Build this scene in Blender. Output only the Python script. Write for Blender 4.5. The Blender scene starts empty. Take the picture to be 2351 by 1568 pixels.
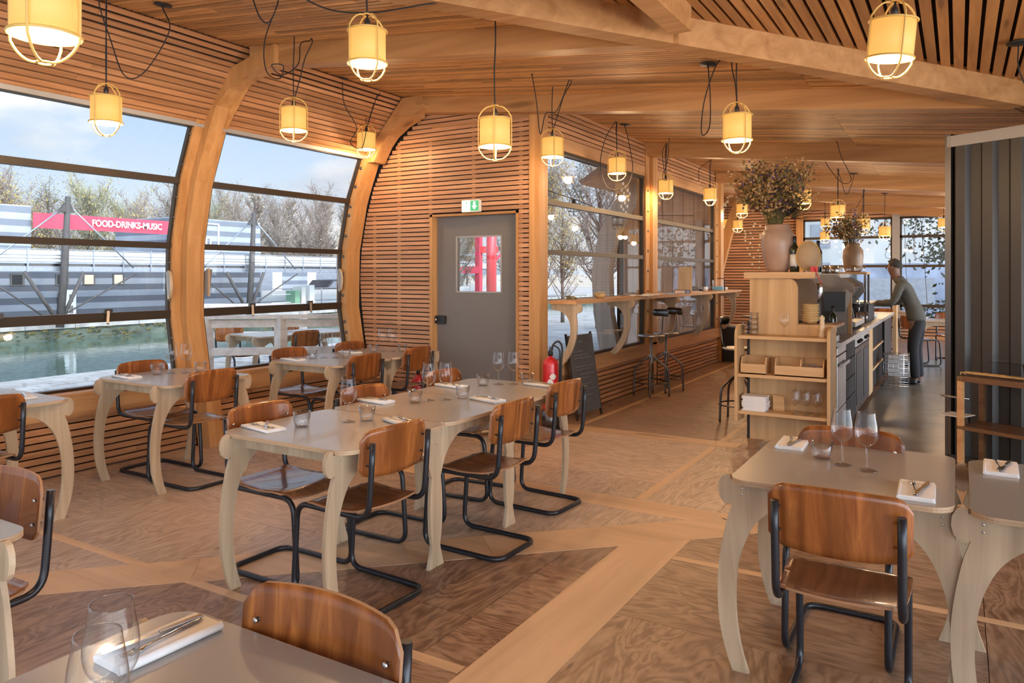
import bpy, bmesh, math, random
from mathutils import Vector, Matrix
PI = math.pi
SC = bpy.context.scene
COL = SC.collection
R = math.radians

# ------------------------------------------------------------------ materials
def _new(name):
    m = bpy.data.materials.new(name); m.use_nodes = True
    nt = m.node_tree
    for n in list(nt.nodes): nt.nodes.remove(n)
    out = nt.nodes.new('ShaderNodeOutputMaterial')
    return m, nt, out

def _pr(nt, out, rough=.5, metal=0., spec=.5, coat=0.):
    p = nt.nodes.new('ShaderNodeBsdfPrincipled')
    p.inputs['Roughness'].default_value = rough
    p.inputs['Metallic'].default_value = metal
    p.inputs['Specular IOR Level'].default_value = spec
    p.inputs['Coat Weight'].default_value = coat
    nt.links.new(p.outputs[0], out.inputs[0])
    return p

def c4(c): return (c[0], c[1], c[2], 1.)

def ramp(nt, fac, stops):
    r = nt.nodes.new('ShaderNodeValToRGB')
    e = r.color_ramp.elements
    while len(e) < len(stops): e.new(.5)
    for i, (p, c) in enumerate(stops):
        e[i].position = p; e[i].color = c4(c)
    nt.links.new(fac, r.inputs[0])
    return r.outputs[0]

def plain(name, col, rough=.5, metal=0., spec=.5, var=.0, coat=0., nscale=8.):
    m, nt, out = _new(name)
    p = _pr(nt, out, rough, metal, spec, coat)
    if var > 0:
        tc = nt.nodes.new('ShaderNodeTexCoord')
        n = nt.nodes.new('ShaderNodeTexNoise'); n.inputs['Scale'].default_value = nscale; n.inputs['Detail'].default_value = 5
        nt.links.new(tc.outputs['Object'], n.inputs['Vector'])
        a = tuple(max(0, x*(1-var)) for x in col); b = tuple(min(1, x*(1+var)) for x in col)
        nt.links.new(ramp(nt, n.outputs['Fac'], [(.3, a), (.7, b)]), p.inputs['Base Color'])
    else:
        p.inputs['Base Color'].default_value = c4(col)
    return m

def wood(name, dark, light, grain='x', scale=1., rough=.5, island=.0, knots=True, fig=0., coat=0., spec=.4, bump=.0):
    """procedural timber: stretched noise grain along an axis, optional per-plank variation"""
    m, nt, out = _new(name)
    p = _pr(nt, out, rough, 0, spec, coat)
    L = nt.links
    tc = nt.nodes.new('ShaderNodeTexCoord')
    mp = nt.nodes.new('ShaderNodeMapping')
    s = {'x': (1.2, 22, 22), 'y': (22, 1.2, 22), 'z': (22, 22, 1.2)}[grain]
    mp.inputs['Scale'].default_value = tuple(v*scale for v in s)
    L.new(tc.outputs['Object'], mp.inputs['Vector'])
    geo = nt.nodes.new('ShaderNodeNewGeometry')
    if island > 0:
        add = nt.nodes.new('ShaderNodeVectorMath'); add.operation = 'MULTIPLY_ADD'
        L.new(geo.outputs['Random Per Island'], add.inputs[0])
        add.inputs[1].default_value = (37., 53., 71.)
        L.new(mp.outputs[0], add.inputs[2])
        vec = add.outputs[0]
    else:
        oi = nt.nodes.new('ShaderNodeObjectInfo')
        add = nt.nodes.new('ShaderNodeVectorMath'); add.operation = 'MULTIPLY_ADD'
        L.new(oi.outputs['Random'], add.inputs[0])
        add.inputs[1].default_value = (37., 53., 71.)
        L.new(mp.outputs[0], add.inputs[2])
        vec = add.outputs[0]
    n = nt.nodes.new('ShaderNodeTexNoise'); n.inputs['Scale'].default_value = 1.; n.inputs['Detail'].default_value = 8
    n.inputs['Roughness'].default_value = .6; n.inputs['Distortion'].default_value = .6 + fig
    L.new(vec, n.inputs['Vector'])
    mid = tuple((a+b)/2 for a, b in zip(dark, light))
    col = ramp(nt, n.outputs['Fac'], [(.28, dark), (.5, mid), (.72, light)])
    if fig > 0:
        # flame figure : rings of a low frequency noise
        n2 = nt.nodes.new('ShaderNodeTexNoise'); n2.inputs['Scale'].default_value = .14; n2.inputs['Detail'].default_value = 2
        L.new(vec, n2.inputs['Vector'])
        mu = nt.nodes.new('ShaderNodeMath'); mu.operation = 'MULTIPLY'; mu.inputs[1].default_value = 60.
        L.new(n2.outputs['Fac'], mu.inputs[0])
        si = nt.nodes.new('ShaderNodeMath'); si.operation = 'SINE'; L.new(mu.outputs[0], si.inputs[0])
        mr = nt.nodes.new('ShaderNodeMapRange'); mr.inputs[1].default_value = -1; mr.inputs[2].default_value = 1
        mr.inputs[3].default_value = 0.; mr.inputs[4].default_value = min(1., fig*.35)
        L.new(si.outputs[0], mr.inputs[0])
        mx = nt.nodes.new('ShaderNodeMix'); mx.data_type = 'RGBA'
        L.new(mr.outputs[0], mx.inputs[0]); L.new(col, mx.inputs[6]); mx.inputs[7].default_value = c4(tuple(x*.62 for x in dark))
        col = mx.outputs[2]
    if knots:
        v = nt.nodes.new('ShaderNodeTexVoronoi'); v.inputs['Scale'].default_value = 1.
        mp2 = nt.nodes.new('ShaderNodeMapping')
        s2 = {'x': (1.6, 9, 9), 'y': (9, 1.6, 9), 'z': (9, 9, 1.6)}[grain]
        mp2.inputs['Scale'].default_value = tuple(k*scale*.6 for k in s2)
        L.new(tc.outputs['Object'], mp2.inputs['Vector'])
        ad2 = nt.nodes.new('ShaderNodeVectorMath'); ad2.operation = 'MULTIPLY_ADD'
        L.new(geo.outputs['Random Per Island'], ad2.inputs[0]); ad2.inputs[1].default_value = (11., 17., 23.)
        L.new(mp2.outputs[0], ad2.inputs[2])
        L.new(ad2.outputs[0], v.inputs['Vector'])
        kn = ramp(nt, v.outputs['Distance'], [(.05, (1, 1, 1)), (.11, (0, 0, 0))])
        mk = nt.nodes.new('ShaderNodeMix'); mk.data_type = 'RGBA'
        km = nt.nodes.new('ShaderNodeMath'); km.operation = 'MULTIPLY'; km.inputs[1].default_value = .6
        L.new(kn, km.inputs[0]); L.new(km.outputs[0], mk.inputs[0])
        L.new(col, mk.inputs[6]); mk.inputs[7].default_value = c4(tuple(x*.38 for x in dark))
        col = mk.outputs[2]
    if island > 0:
        hs = nt.nodes.new('ShaderNodeHueSaturation')
        mr2 = nt.nodes.new('ShaderNodeMapRange'); mr2.inputs[3].default_value = 1-island; mr2.inputs[4].default_value = 1+island
        L.new(geo.outputs['Random Per Island'], mr2.inputs[0])
        L.new(mr2.outputs[0], hs.inputs['Value']); L.new(col, hs.inputs['Color'])
        col = hs.outputs[0]
    L.new(col, p.inputs['Base Color'])
    if bump > 0:
        b = nt.nodes.new('ShaderNodeBump'); b.inputs['Strength'].default_value = bump; b.inputs['Distance'].default_value = .002
        L.new(n.outputs['Fac'], b.inputs['Height']); L.new(b.outputs[0], p.inputs['Normal'])
    return m

def glass(name, tint=(1, 1, 1), lo=.04, hi=.9, power=4., rough=0., gcol=(1, 1, 1), edge=0.):
    """thin clear glass: transparent with an angle dependent reflection"""
    m, nt, out = _new(name)
    L = nt.links
    t = nt.nodes.new('ShaderNodeBsdfTransparent'); t.inputs[0].default_value = c4(tint)
    g = nt.nodes.new('ShaderNodeBsdfGlossy'); g.inputs['Roughness'].default_value = rough; g.inputs[0].default_value = c4(gcol)
    lw = nt.nodes.new('ShaderNodeLayerWeight'); lw.inputs[0].default_value = .5
    pw = nt.nodes.new('ShaderNodeMath'); pw.operation = 'POWER'; pw.inputs[1].default_value = power
    L.new(lw.outputs['Facing'], pw.inputs[0])
    mr = nt.nodes.new('ShaderNodeMapRange'); mr.inputs[3].default_value = lo; mr.inputs[4].default_value = hi
    L.new(pw.outputs[0], mr.inputs[0])
    if edge > 0:
        p4 = nt.nodes.new('ShaderNodeMath'); p4.operation = 'POWER'; p4.inputs[1].default_value = 3.5; L.new(lw.outputs['Facing'], p4.inputs[0])
        L.new(ramp(nt, p4.outputs[0], [(0., tint), (1., tuple(c*(1-edge) for c in tint))]), t.inputs[0])
    mx = nt.nodes.new('ShaderNodeMixShader')
    L.new(mr.outputs[0], mx.inputs[0]); L.new(t.outputs[0], mx.inputs[1]); L.new(g.outputs[0], mx.inputs[2])
    L.new(mx.outputs[0], out.inputs[0])
    return m

def emis(name, col, s, base=None):
    m, nt, out = _new(name)
    p = _pr(nt, out, .6)
    p.inputs['Base Color'].default_value = c4(base or col)
    p.inputs['Emission Color'].default_value = c4(col)
    p.inputs['Emission Strength'].default_value = s
    return m

def stripes(name, cols, period, axis=2, rough=.5):
    """horizontal painted bands, per metre height, with slight unevenness"""
    m, nt, out = _new(name); L = nt.links
    p = _pr(nt, out, rough)
    tc = nt.nodes.new('ShaderNodeTexCoord'); sp = nt.nodes.new('ShaderNodeSeparateXYZ')
    L.new(tc.outputs['Object'], sp.inputs[0])
    d = nt.nodes.new('ShaderNodeMath'); d.operation = 'DIVIDE'; d.inputs[1].default_value = period
    L.new(sp.outputs[axis], d.inputs[0])
    f = nt.nodes.new('ShaderNodeMath'); f.operation = 'FRACT'; L.new(d.outputs[0], f.inputs[0])
    r = nt.nodes.new('ShaderNodeValToRGB'); r.color_ramp.interpolation = 'CONSTANT'
    e = r.color_ramp.elements
    while len(e) < len(cols): e.new(.5)
    for i, c in enumerate(cols): e[i].position = i/len(cols); e[i].color = c4(c)
    L.new(f.outputs[0], r.inputs[0])
    n = nt.nodes.new('ShaderNodeTexNoise'); n.inputs['Scale'].default_value = 1.3; L.new(tc.outputs['Object'], n.inputs['Vector'])
    hs = nt.nodes.new('ShaderNodeHueSaturation'); mr = nt.nodes.new('ShaderNodeMapRange')
    mr.inputs[3].default_value = .75; mr.inputs[4].default_value = 1.25
    L.new(n.outputs['Fac'], mr.inputs[0]); L.new(mr.outputs[0], hs.inputs['Value']); L.new(r.outputs[0], hs.inputs['Color'])
    L.new(hs.outputs[0], p.inputs['Base Color'])
    return m

M = {}
M['slat'] = wood('cedar_slat', (.36, .165, .078), (.62, .34, .185), 'x', 1., .5, island=.2)
M['slaty'] = wood('cedar_slat_y', (.34, .14, .055), (.60, .30, .14), 'y', 1., .5, island=.22)
M['ceil'] = wood('ceiling_slat', (.40, .175, .055), (.70, .37, .14), 'x', 1., .5, island=.42)
M['ceily'] = wood('ceiling_slat_y', (.36, .155, .05), (.60, .30, .105), 'y', 1., .5, island=.2)
M['beam'] = wood('larch_beam', (.36, .165, .055), (.58, .31, .13), 'x', .5, .5, island=.05)
M['beamz'] = wood('larch_post', (.40, .18, .055), (.62, .33, .13), 'z', .5, .45, island=.16)
M['sill'] = wood('sill_board', (.44, .20, .07), (.68, .38, .17), 'y', .5, .5, island=.05)
M['dark'] = plain('dark_cavity', (.018, .010, .007), .9)
def plyfloor(name, dark, light, grain):
    m, nt, out = _new(name); L = nt.links
    p = _pr(nt, out, .34, 0, .6)
    tc = nt.nodes.new('ShaderNodeTexCoord'); geo = nt.nodes.new('ShaderNodeNewGeometry')
    mp = nt.nodes.new('ShaderNodeMapping'); mp.inputs['Scale'].default_value = (4.2, 1.1, 1) if grain == 'y' else (1.1, 4.2, 1)
    L.new(tc.outputs['Object'], mp.inputs[0])
    ad = nt.nodes.new('ShaderNodeVectorMath'); ad.operation = 'MULTIPLY_ADD'
    L.new(geo.outputs['Random Per Island'], ad.inputs[0]); ad.inputs[1].default_value = (31, 47, 5); L.new(mp.outputs[0], ad.inputs[2])
    n1 = nt.nodes.new('ShaderNodeTexNoise'); n1.inputs['Scale'].default_value = 1.; n1.inputs['Detail'].default_value = 4; n1.inputs['Distortion'].default_value = .8
    L.new(ad.outputs[0], n1.inputs['Vector'])
    mu = nt.nodes.new('ShaderNodeMath'); mu.operation = 'MULTIPLY'; mu.inputs[1].default_value = 95.; L.new(n1.outputs['Fac'], mu.inputs[0])
    si = nt.nodes.new('ShaderNodeMath'); si.operation = 'SINE'; L.new(mu.outputs[0], si.inputs[0])
    n2 = nt.nodes.new('ShaderNodeTexNoise'); n2.inputs['Scale'].default_value = 7.; n2.inputs['Detail'].default_value = 8; L.new(ad.outputs[0], n2.inputs['Vector'])
    mm = nt.nodes.new('ShaderNodeMath'); mm.operation = 'MULTIPLY_ADD'; mm.inputs[1].default_value = .17; L.new(si.outputs[0], mm.inputs[0]); L.new(n2.outputs['Fac'], mm.inputs[2])
    mid = tuple(a*.45+c*.55 for a, c in zip(dark, light))
    col = ramp(nt, mm.outputs[0], [(.25, dark), (.5, mid), (.75, light)])
    # worn pale patches
    n3 = nt.nodes.new('ShaderNodeTexNoise'); n3.inputs['Scale'].default_value = .55; n3.inputs['Detail'].default_value = 6; n3.inputs['Roughness'].default_value = .62
    L.new(tc.outputs['Object'], n3.inputs['Vector'])
    w = ramp(nt, n3.outputs['Fac'], [(.44, (0, 0, 0)), (.66, (1, 1, 1))])
    wm = nt.nodes.new('ShaderNodeMath'); wm.operation = 'MULTIPLY'; wm.inputs[1].default_value = .45; L.new(w, wm.inputs[0])
    mx = nt.nodes.new('ShaderNodeMix'); mx.data_type = 'RGBA'; L.new(wm.outputs[0], mx.inputs[0]); L.new(col, mx.inputs[6]); mx.inputs[7].default_value = c4(tuple(min(1, x*1.22+.03) for x in light))
    # knots
    v = nt.nodes.new('ShaderNodeTexVoronoi'); v.inputs['Scale'].default_value = 1.6; L.new(ad.outputs[0], v.inputs['Vector'])
    kn = ramp(nt, v.outputs['Distance'], [(.03, (1, 1, 1)), (.075, (0, 0, 0))])
    km = nt.nodes.new('ShaderNodeMath'); km.operation = 'MULTIPLY'; km.inputs[1].default_value = .7; L.new(kn, km.inputs[0])
    mk = nt.nodes.new('ShaderNodeMix'); mk.data_type = 'RGBA'; L.new(km.outputs[0], mk.inputs[0]); L.new(mx.outputs[2], mk.inputs[6]); mk.inputs[7].default_value = c4(tuple(x*.35 for x in dark))
    hs = nt.nodes.new('ShaderNodeHueSaturation'); mr = nt.nodes.new('ShaderNodeMapRange'); mr.inputs[3].default_value = .88; mr.inputs[4].default_value = 1.12
    L.new(geo.outputs['Random Per Island'], mr.inputs[0]); L.new(mr.outputs[0], hs.inputs['Value']); L.new(mk.outputs[2], hs.inputs['Color'])
    L.new(hs.outputs[0], p.inputs['Base Color'])
    rr_ = nt.nodes.new('ShaderNodeMapRange'); rr_.inputs[3].default_value = .26; rr_.inputs[4].default_value = .5; L.new(n3.outputs['Fac'], rr_.inputs[0]); L.new(rr_.outputs[0], p.inputs['Roughness'])
    return m
M['floor'] = plyfloor('floor_plywood', (.165, .085, .045), (.36, .22, .135), 'y')
M['floorx'] = plyfloor('floor_plywood_x', (.175, .09, .048), (.37, .225, .14), 'x')
M['floorp'] = plyfloor('floor_pale_plywood', (.30, .195, .125), (.54, .40, .285), 'y')  # paler stain, with window glare put into the colour as well
M['floorpx'] = plyfloor('floor_pale_glare_x', (.31, .20, .13), (.56, .415, .30), 'x')
M['plank'] = wood('floor_light_plank', (.52, .32, .17), (.74, .50, .30), 'y', .25, .4, island=.05)
M['plankx'] = wood('floor_light_plank_x', (.52, .32, .17), (.74, .50, .30), 'x', .25, .4, island=.05)
M['ply'] = wood('birch_ply', (.40, .28, .17), (.62, .47, .31), 'z', .5, .5, fig=.9, knots=False)
M['plyedge'] = stripes('ply_edge', [(.62, .44, .27), (.30, .17, .09), (.62, .44, .27), (.42, .26, .14)], .0105, 2)
M['top'] = plain('grey_tabletop', (.30, .28, .255), .30, spec=1., var=.05, nscale=3, coat=.2)
M['teak'] = wood('chair_plywood', (.20, .052, .012), (.47, .165, .038), 'z', .9, .28, fig=2., knots=False, coat=.25)
M['teaks'] = wood('seat_plywood', (.17, .06, .024), (.34, .13, .05), 'y', .9, .22, fig=.6, knots=False, coat=.3)
M['plyrim'] = plain('ply_rim', (.34, .17, .08), .5)
M['tube'] = plain('black_tube', (.020, .020, .024), .32, .3, .6)
M['rivet'] = plain('steel_rivet', (.75, .73, .7), .3, 1.)
M['shade'] = emis('lamp_shade', (1., .50, .11), .36, (.50, .29, .10))
M['shadew'] = emis('lamp_shade_inner', (1., .76, .40), .5, (.6, .5, .3))
M['bulb'] = emis('bulb', (1., .86, .6), 4.)
M['cage'] = plain('bamboo_cage', (.70, .45, .13), .45)
M['cagedark'] = plain('dark_cage', (.03, .03, .03), .5)
M['cord'] = plain('cord_black', (.012, .010, .012), .7)
M['doorgrey'] = plain('door_grey', (.17, .155, .145), .5, var=.04, nscale=1)
M['winframe'] = plain('bronze_mullion', (.045, .028, .016), .4, .2)
M['winglass'] = glass('window_glass', (.97, .98, .98), .04, .9, 4.)
M['glass'] = glass('clear_glassware', (.985, .988, .99), .025, .85, 2.4, edge=.6)
M['napkin'] = plain('white_napkin', (.80, .78, .76), .9, var=.04, nscale=30)
M['steel'] = plain('cutlery_steel', (.55, .53, .5), .18, 1.)
M['steeld'] = plain('brushed_steel', (.50, .49, .47), .38, 1., var=.08)
M['gun'] = plain('gunmetal', (.16, .15, .145), .3, 1.)
M['red'] = plain('extinguisher_red', (.62, .025, .03), .3, coat=.3)
M['black'] = plain('black_plastic', (.015, .015, .017), .45)
M['white'] = plain('white_paint', (.8, .8, .78), .5)
M['leafgreen'] = plain('pale_green_paint', (.22, .42, .27), .6)
M['paper'] = plain('paper_white', (.78, .75, .72), .8, var=.05)
M['chalk'] = plain('chalkboard', (.075, .065, .058), .8, var=.15, nscale=6)
M['chalkline'] = plain('chalk', (.42, .40, .38), .9)
M['pine'] = wood('pine_panel', (.52, .30, .13), (.72, .47, .24), 'z', .45, .5, fig=.7)
M['pinex'] = wood('pine_board', (.50, .28, .12), (.70, .45, .23), 'x', .45, .5, island=.04)
M['contain'] = plain('container_paint', (.045, .038, .034), .42, .1, var=.1, nscale=2)
M['trimgrey'] = plain('grey_steel_trim', (.38, .36, .34), .5, .3)
M['ceramic'] = plain('glazed_pot', (.42, .27, .19), .35, var=.15, nscale=4)
M['ceramic2'] = plain('glazed_jar', (.30, .19, .11), .4, var=.2, nscale=4)
M['wine'] = plain('bottle_glass', (.012, .018, .008), .1, spec=.8)
M['label'] = plain('bottle_label', (.72, .70, .64), .7)
M['wicker'] = plain('wicker', (.60, .38, .15), .7, var=.25, nscale=60)
M['cork'] = plain('cork_disc', (.42, .29, .17), .7, var=.1)
M['shirt'] = plain('olive_shirt', (.085, .080, .066), .85, var=.1)
M['trouser'] = plain('black_trousers', (.012, .012, .014), .85)
M['skin'] = plain('skin', (.17, .085, .05), .55)
M['hair'] = plain('dark_hair', (.03, .026, .02), .8)
M['conc'] = plain('bar_floor', (.17, .15, .115), .28, var=.35, nscale=3.5, spec=.6)
M['galv'] = plain('galvanised', (.33, .35, .38), .4, .6, var=.1)
M['stripe'] = stripes('banded_cladding', [(.235, .25, .275), (.085, .09, .105)], .44, 2, .5)
M['stripel'] = stripes('banded_cladding_light', [(.34, .365, .40), (.16, .18, .21)], .44, 2, .5)
M['bannerred'] = plain('banner_red', (.62, .05, .085), .6, var=.06, nscale=1)
M['quay'] = plain('quay_stone', (.36, .345, .315), .85, var=.25, nscale=2.2)
M['quayd'] = plain('quay_wall', (.10, .12, .09), .9, var=.5, nscale=1.5)
M['deckw'] = wood('whitewashed_rail', (.50, .42, .36), (.74, .67, .60), 'y', .5, .7)
M['deckb'] = wood('weathered_deck', (.42, .38, .33), (.66, .61, .55), 'y', .6, .8, island=.12)
M['oldplank'] = wood('weathered_plank', (.42, .28, .21), (.62, .45, .36), 'z', .5, .75, island=.12)
M['grib'] = wood('grey_rib', (.36, .30, .25), (.56, .50, .44), 'z', .5, .8)
M['twig'] = plain('bare_twigs', (.23, .18, .145), .9, var=.25, nscale=.4)
M['twigg'] = plain('green_grey_twigs', (.27, .26, .16), .9, var=.3, nscale=.5)
M['leafy'] = plain('yellow_leaves', (.56, .38, .06), .8, var=.25, nscale=2)
M['leafg'] = plain('dark_leaves', (.05, .06, .03), .8)
M['bark'] = plain('bark', (.12, .09, .07), .9)
M['petal1'] = plain('dry_tan_petals', (.42, .25, .10), .8, var=.3, nscale=20)
M['petal2'] = plain('dry_purple_petals', (.11, .06, .12), .8, var=.3, nscale=20)
M['petal3'] = plain('dry_olive_leaves', (.17, .14, .05), .8, var=.4, nscale=20)
M['petal4'] = plain('cream_blossom', (.72, .56, .36), .8)
M['navy'] = plain('navy_cover', (.02, .03, .12), .5)
M['blue'] = plain('blue_liquid', (.15, .42, .60), .3)
M['city'] = plain('city_grey', (.42, .42, .40), .8, var=.2, nscale=.3)
M['cityblue'] = plain('city_shopfront', (.24, .27, .34), .6, var=.5, nscale=.8)
M['signgreen'] = emis('exit_green', (.05, .33, .14), .5)
M['signwhite'] = emis('exit_white', (.75, .95, .65), 1.3)

def water():
    m, nt, out = _new('canal_water'); L = nt.links
    p = _pr(nt, out, .06, 0, .6)
    p.inputs['Base Color'].default_value = (.075, .125, .095, 1)
    tc = nt.nodes.new('ShaderNodeTexCoord'); mp = nt.nodes.new('ShaderNodeMapping'); mp.inputs['Scale'].default_value = (3, 1.2, 1)
    n = nt.nodes.new('ShaderNodeTexNoise'); n.inputs['Scale'].default_value = 1.4; n.inputs['Detail'].default_value = 3
    L.new(tc.outputs['Object'], mp.inputs[0]); L.new(mp.outputs[0], n.inputs['Vector'])
    b = nt.nodes.new('ShaderNodeBump'); b.inputs['Strength'].default_value = .18; b.inputs['Distance'].default_value = .03
    L.new(n.outputs['Fac'], b.inputs['Height']); L.new(b.outputs[0], p.inputs['Normal'])
    return m
M['water'] = water()

# ------------------------------------------------------------------ mesh builder
class MB:
    def __init__(s):
        s.v = []; s.f = []; s.mi = []; s.sm = []; s.mats = []
    def _m(s, m):
        if m is None: return 0
        if m not in s.mats: s.mats.append(m)
        return s.mats.index(m)
    def add(s, vs, fs, m=None, smooth=False):
        k = len(s.v); i = s._m(m)
        s.v += [tuple(x) for x in vs]
        for f in fs:
            s.f.append([a+k for a in f]); s.mi.append(i); s.sm.append(smooth)
        return s
    def box(s, x0, x1, y0, y1, z0, z1, m=None):
        return s.add([(x0,y0,z0),(x1,y0,z0),(x1,y1,z0),(x0,y1,z0),(x0,y0,z1),(x1,y0,z1),(x1,y1,z1),(x0,y1,z1)],
            [(0,3,2,1),(4,5,6,7),(0,1,5,4),(1,2,6,5),(2,3,7,6),(3,0,4,7)], m)
    def obox(s, c, ax, ay, az, m=None):
        """box from a centre and three half-axis vectors"""
        c, ax, ay, az = Vector(c), Vector(ax), Vector(ay), Vector(az)
        vs = [c+i*ax+j*ay+k*az for k in (-1,1) for (i,j) in ((-1,-1),(1,-1),(1,1),(-1,1))]
        return s.add(vs, [(0,3,2,1),(4,5,6,7),(0,1,5,4),(1,2,6,5),(2,3,7,6),(3,0,4,7)], m)
    def bar(s, a, b, w, h, m=None, up=(0,0,1)):
        a, b = Vector(a), Vector(b); d = (b-a); L = d.length
        if L < 1e-6: return s
        d /= L; u = Vector(up)
        if abs(d.dot(u)) > .98: u = Vector((1,0,0))
        x = d.cross(u).normalized(); y = x.cross(d).normalized()
        return s.obox((a+b)/2, x*w/2, d*L/2, y*h/2, m)
    def prism(s, pts, d, m=None, axis='y', side=None, smooth=False):
        """polygon pts (2D) extruded between d=(lo,hi) along an axis; side = material of the edges"""
        n = len(pts); lo, hi = d
        if axis == 'y': P = lambda p, t: (p[0], t, p[1])
        elif axis == 'x': P = lambda p, t: (t, p[0], p[1])
        else: P = lambda p, t: (p[0], p[1], t)
        vs = [P(p, lo) for p in pts] + [P(p, hi) for p in pts]
        s.add(vs, [list(range(n)), list(range(2*n-1, n-1, -1))], m)
        k = len(s.v)-2*n; i = s._m(side if side is not None else m)
        for a in range(n):
            b = (a+1) % n
            s.f.append([k+a, k+n+a, k+n+b, k+b]); s.mi.append(i); s.sm.append(smooth)
        return s
    def tube(s, path, r, seg=8, m=None, closed=False, cap=True):
        P = [Vector(p) for p in path]; n = len(P)
        if n < 2: return s
        rad = r if isinstance(r, (list, tuple)) else [r]*n
        vs = []; prev = None
        for i in range(n):
            if closed: t = (P[(i+1) % n]-P[i-1])
            else: t = P[min(i+1, n-1)]-P[max(i-1, 0)]
            if t.length < 1e-9: t = Vector((0,0,1))
            t.normalize()
            if prev is None:
                u = Vector((0,0,1)) if abs(t.z) < .9 else Vector((1,0,0))
                x = t.cross(u).normalized()
            else:
                x = prev - t*prev.dot(t)
                if x.length < 1e-6: x = t.orthogonal()
                x.normalize()
            prev = x; y = t.cross(x)
            for k in range(seg):
                a = 2*PI*k/seg
                vs.append(P[i]+(x*math.cos(a)+y*math.sin(a))*rad[i])
        fs = []
        for i in range(n if closed else n-1):
            j = (i+1) % n
            for k in range(seg):
                l = (k+1) % seg
                fs.append((i*seg+k, i*seg+l, j*seg+l, j*seg+k))
        s.add(vs, fs, m, True)
        if cap and not closed:
            k0 = len(s.v)-n*seg; i = s._m(m)
            s.f.append([k0+k for k in range(seg-1, -1, -1)]); s.mi.append(i); s.sm.append(False)
            s.f.append([k0+(n-1)*seg+k for k in range(seg)]); s.mi.append(i); s.sm.append(False)
        return s
    def lathe(s, prof, seg=24, c=(0,0,0), m=None, smooth=True, ax='z', sx=1., sy=1.):
        vs = []; n = len(prof)
        for r, z in prof:
            for k in range(seg):
                a = 2*PI*k/seg; x, y = r*math.cos(a)*sx, r*math.sin(a)*sy
                p = (x, y, z) if ax == 'z' else ((z, x, y) if ax == 'x' else (x, z, y))
                vs.append((c[0]+p[0], c[1]+p[1], c[2]+p[2]))
        fs = []
        for i in range(n-1):
            for k in range(seg):
                l = (k+1) % seg
                fs.append((i*seg+k, i*seg+l, (i+1)*seg+l, (i+1)*seg+k))
        s.add(vs, fs, m, smooth)
        k0 = len(s.v)-n*seg; i = s._m(m)
        if prof[0][0] > 1e-5: s.f.append([k0+k for k in range(seg-1,-1,-1)]); s.mi.append(i); s.sm.append(False)
        if prof[-1][0] > 1e-5 and m is not M['glass']: s.f.append([k0+(n-1)*seg+k for k in range(seg)]); s.mi.append(i); s.sm.append(False)
        return s
    def build(s, name, mat=None, parent=None, loc=None, rz=0., bevel=0., recalc=True):
        me = bpy.data.meshes.new(name)
        me.from_pydata(s.v, [], s.f)
        mats = list(s.mats)
        if mat is not None:
            if not mats: mats = [mat]
        for m in mats: me.materials.append(m)
        for p, i, q in zip(me.polygons, s.mi, s.sm):
            p.material_index = i if s.mats else 0; p.use_smooth = q
        if recalc:
            bm = bmesh.new(); bm.from_mesh(me)
            bmesh.ops.recalc_face_normals(bm, faces=bm.faces); bm.to_mesh(me); bm.free()
        o = bpy.data.objects.new(name, me); COL.objects.link(o)
        if parent is not None: o.parent = parent
        if loc is not None: o.location = loc
        if rz: o.rotation_euler = (0, 0, rz)
        if bevel > 0:
            b = o.modifiers.new('bevel', 'BEVEL'); b.width = bevel; b.segments = 2; b.limit_method = 'ANGLE'
        return o

def arc(cx, cy, r, a0, a1, n=8):
    return [(cx+r*math.cos(R(a0+(a1-a0)*i/n)), cy+r*math.sin(R(a0+(a1-a0)*i/n))) for i in range(n+1)]

def rrect(x0, x1, y0, y1, r, n=6):
    return arc(x1-r, y0+r, r, -90, 0, n)+arc(x1-r, y1-r, r, 0, 90, n)+arc(x0+r, y1-r, r, 90, 180, n)+arc(x0+r, y0+r, r, 180, 270, n)

def cat(pts, n=8):
    """Catmull-Rom through points (any dimension)"""
    P = [Vector(p) for p in pts]
    Q = [P[0]*2-P[1]]+P+[P[-1]*2-P[-2]]; out = []
    for i in range(1, len(Q)-2):
        for k in range(n):
            t = k/n
            out.append(.5*((2*Q[i])+(Q[i+1]-Q[i-1])*t+(2*Q[i-1]-5*Q[i]+4*Q[i+1]-Q[i+2])*t*t+(3*Q[i]-Q[i-1]-3*Q[i+1]+Q[i+2])*t*t*t))
    out.append(P[-1]); return out

def fillet(pts, r, n=5):
    """round the corners of a 3D polyline"""
    P = [Vector(p) for p in pts]; out = [P[0]]
    for i in range(1, len(P)-1):
        a = (P[i-1]-P[i]); b = (P[i+1]-P[i])
        q = min(r, a.length*.49, b.length*.49)
        A = P[i]+a.normalized()*q; B = P[i]+b.normalized()*q
        for k in range(n+1):
            t = k/n
            out.append(A*(1-t)**2+P[i]*2*t*(1-t)+B*t*t)
    out.append(P[-1]); return out

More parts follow.
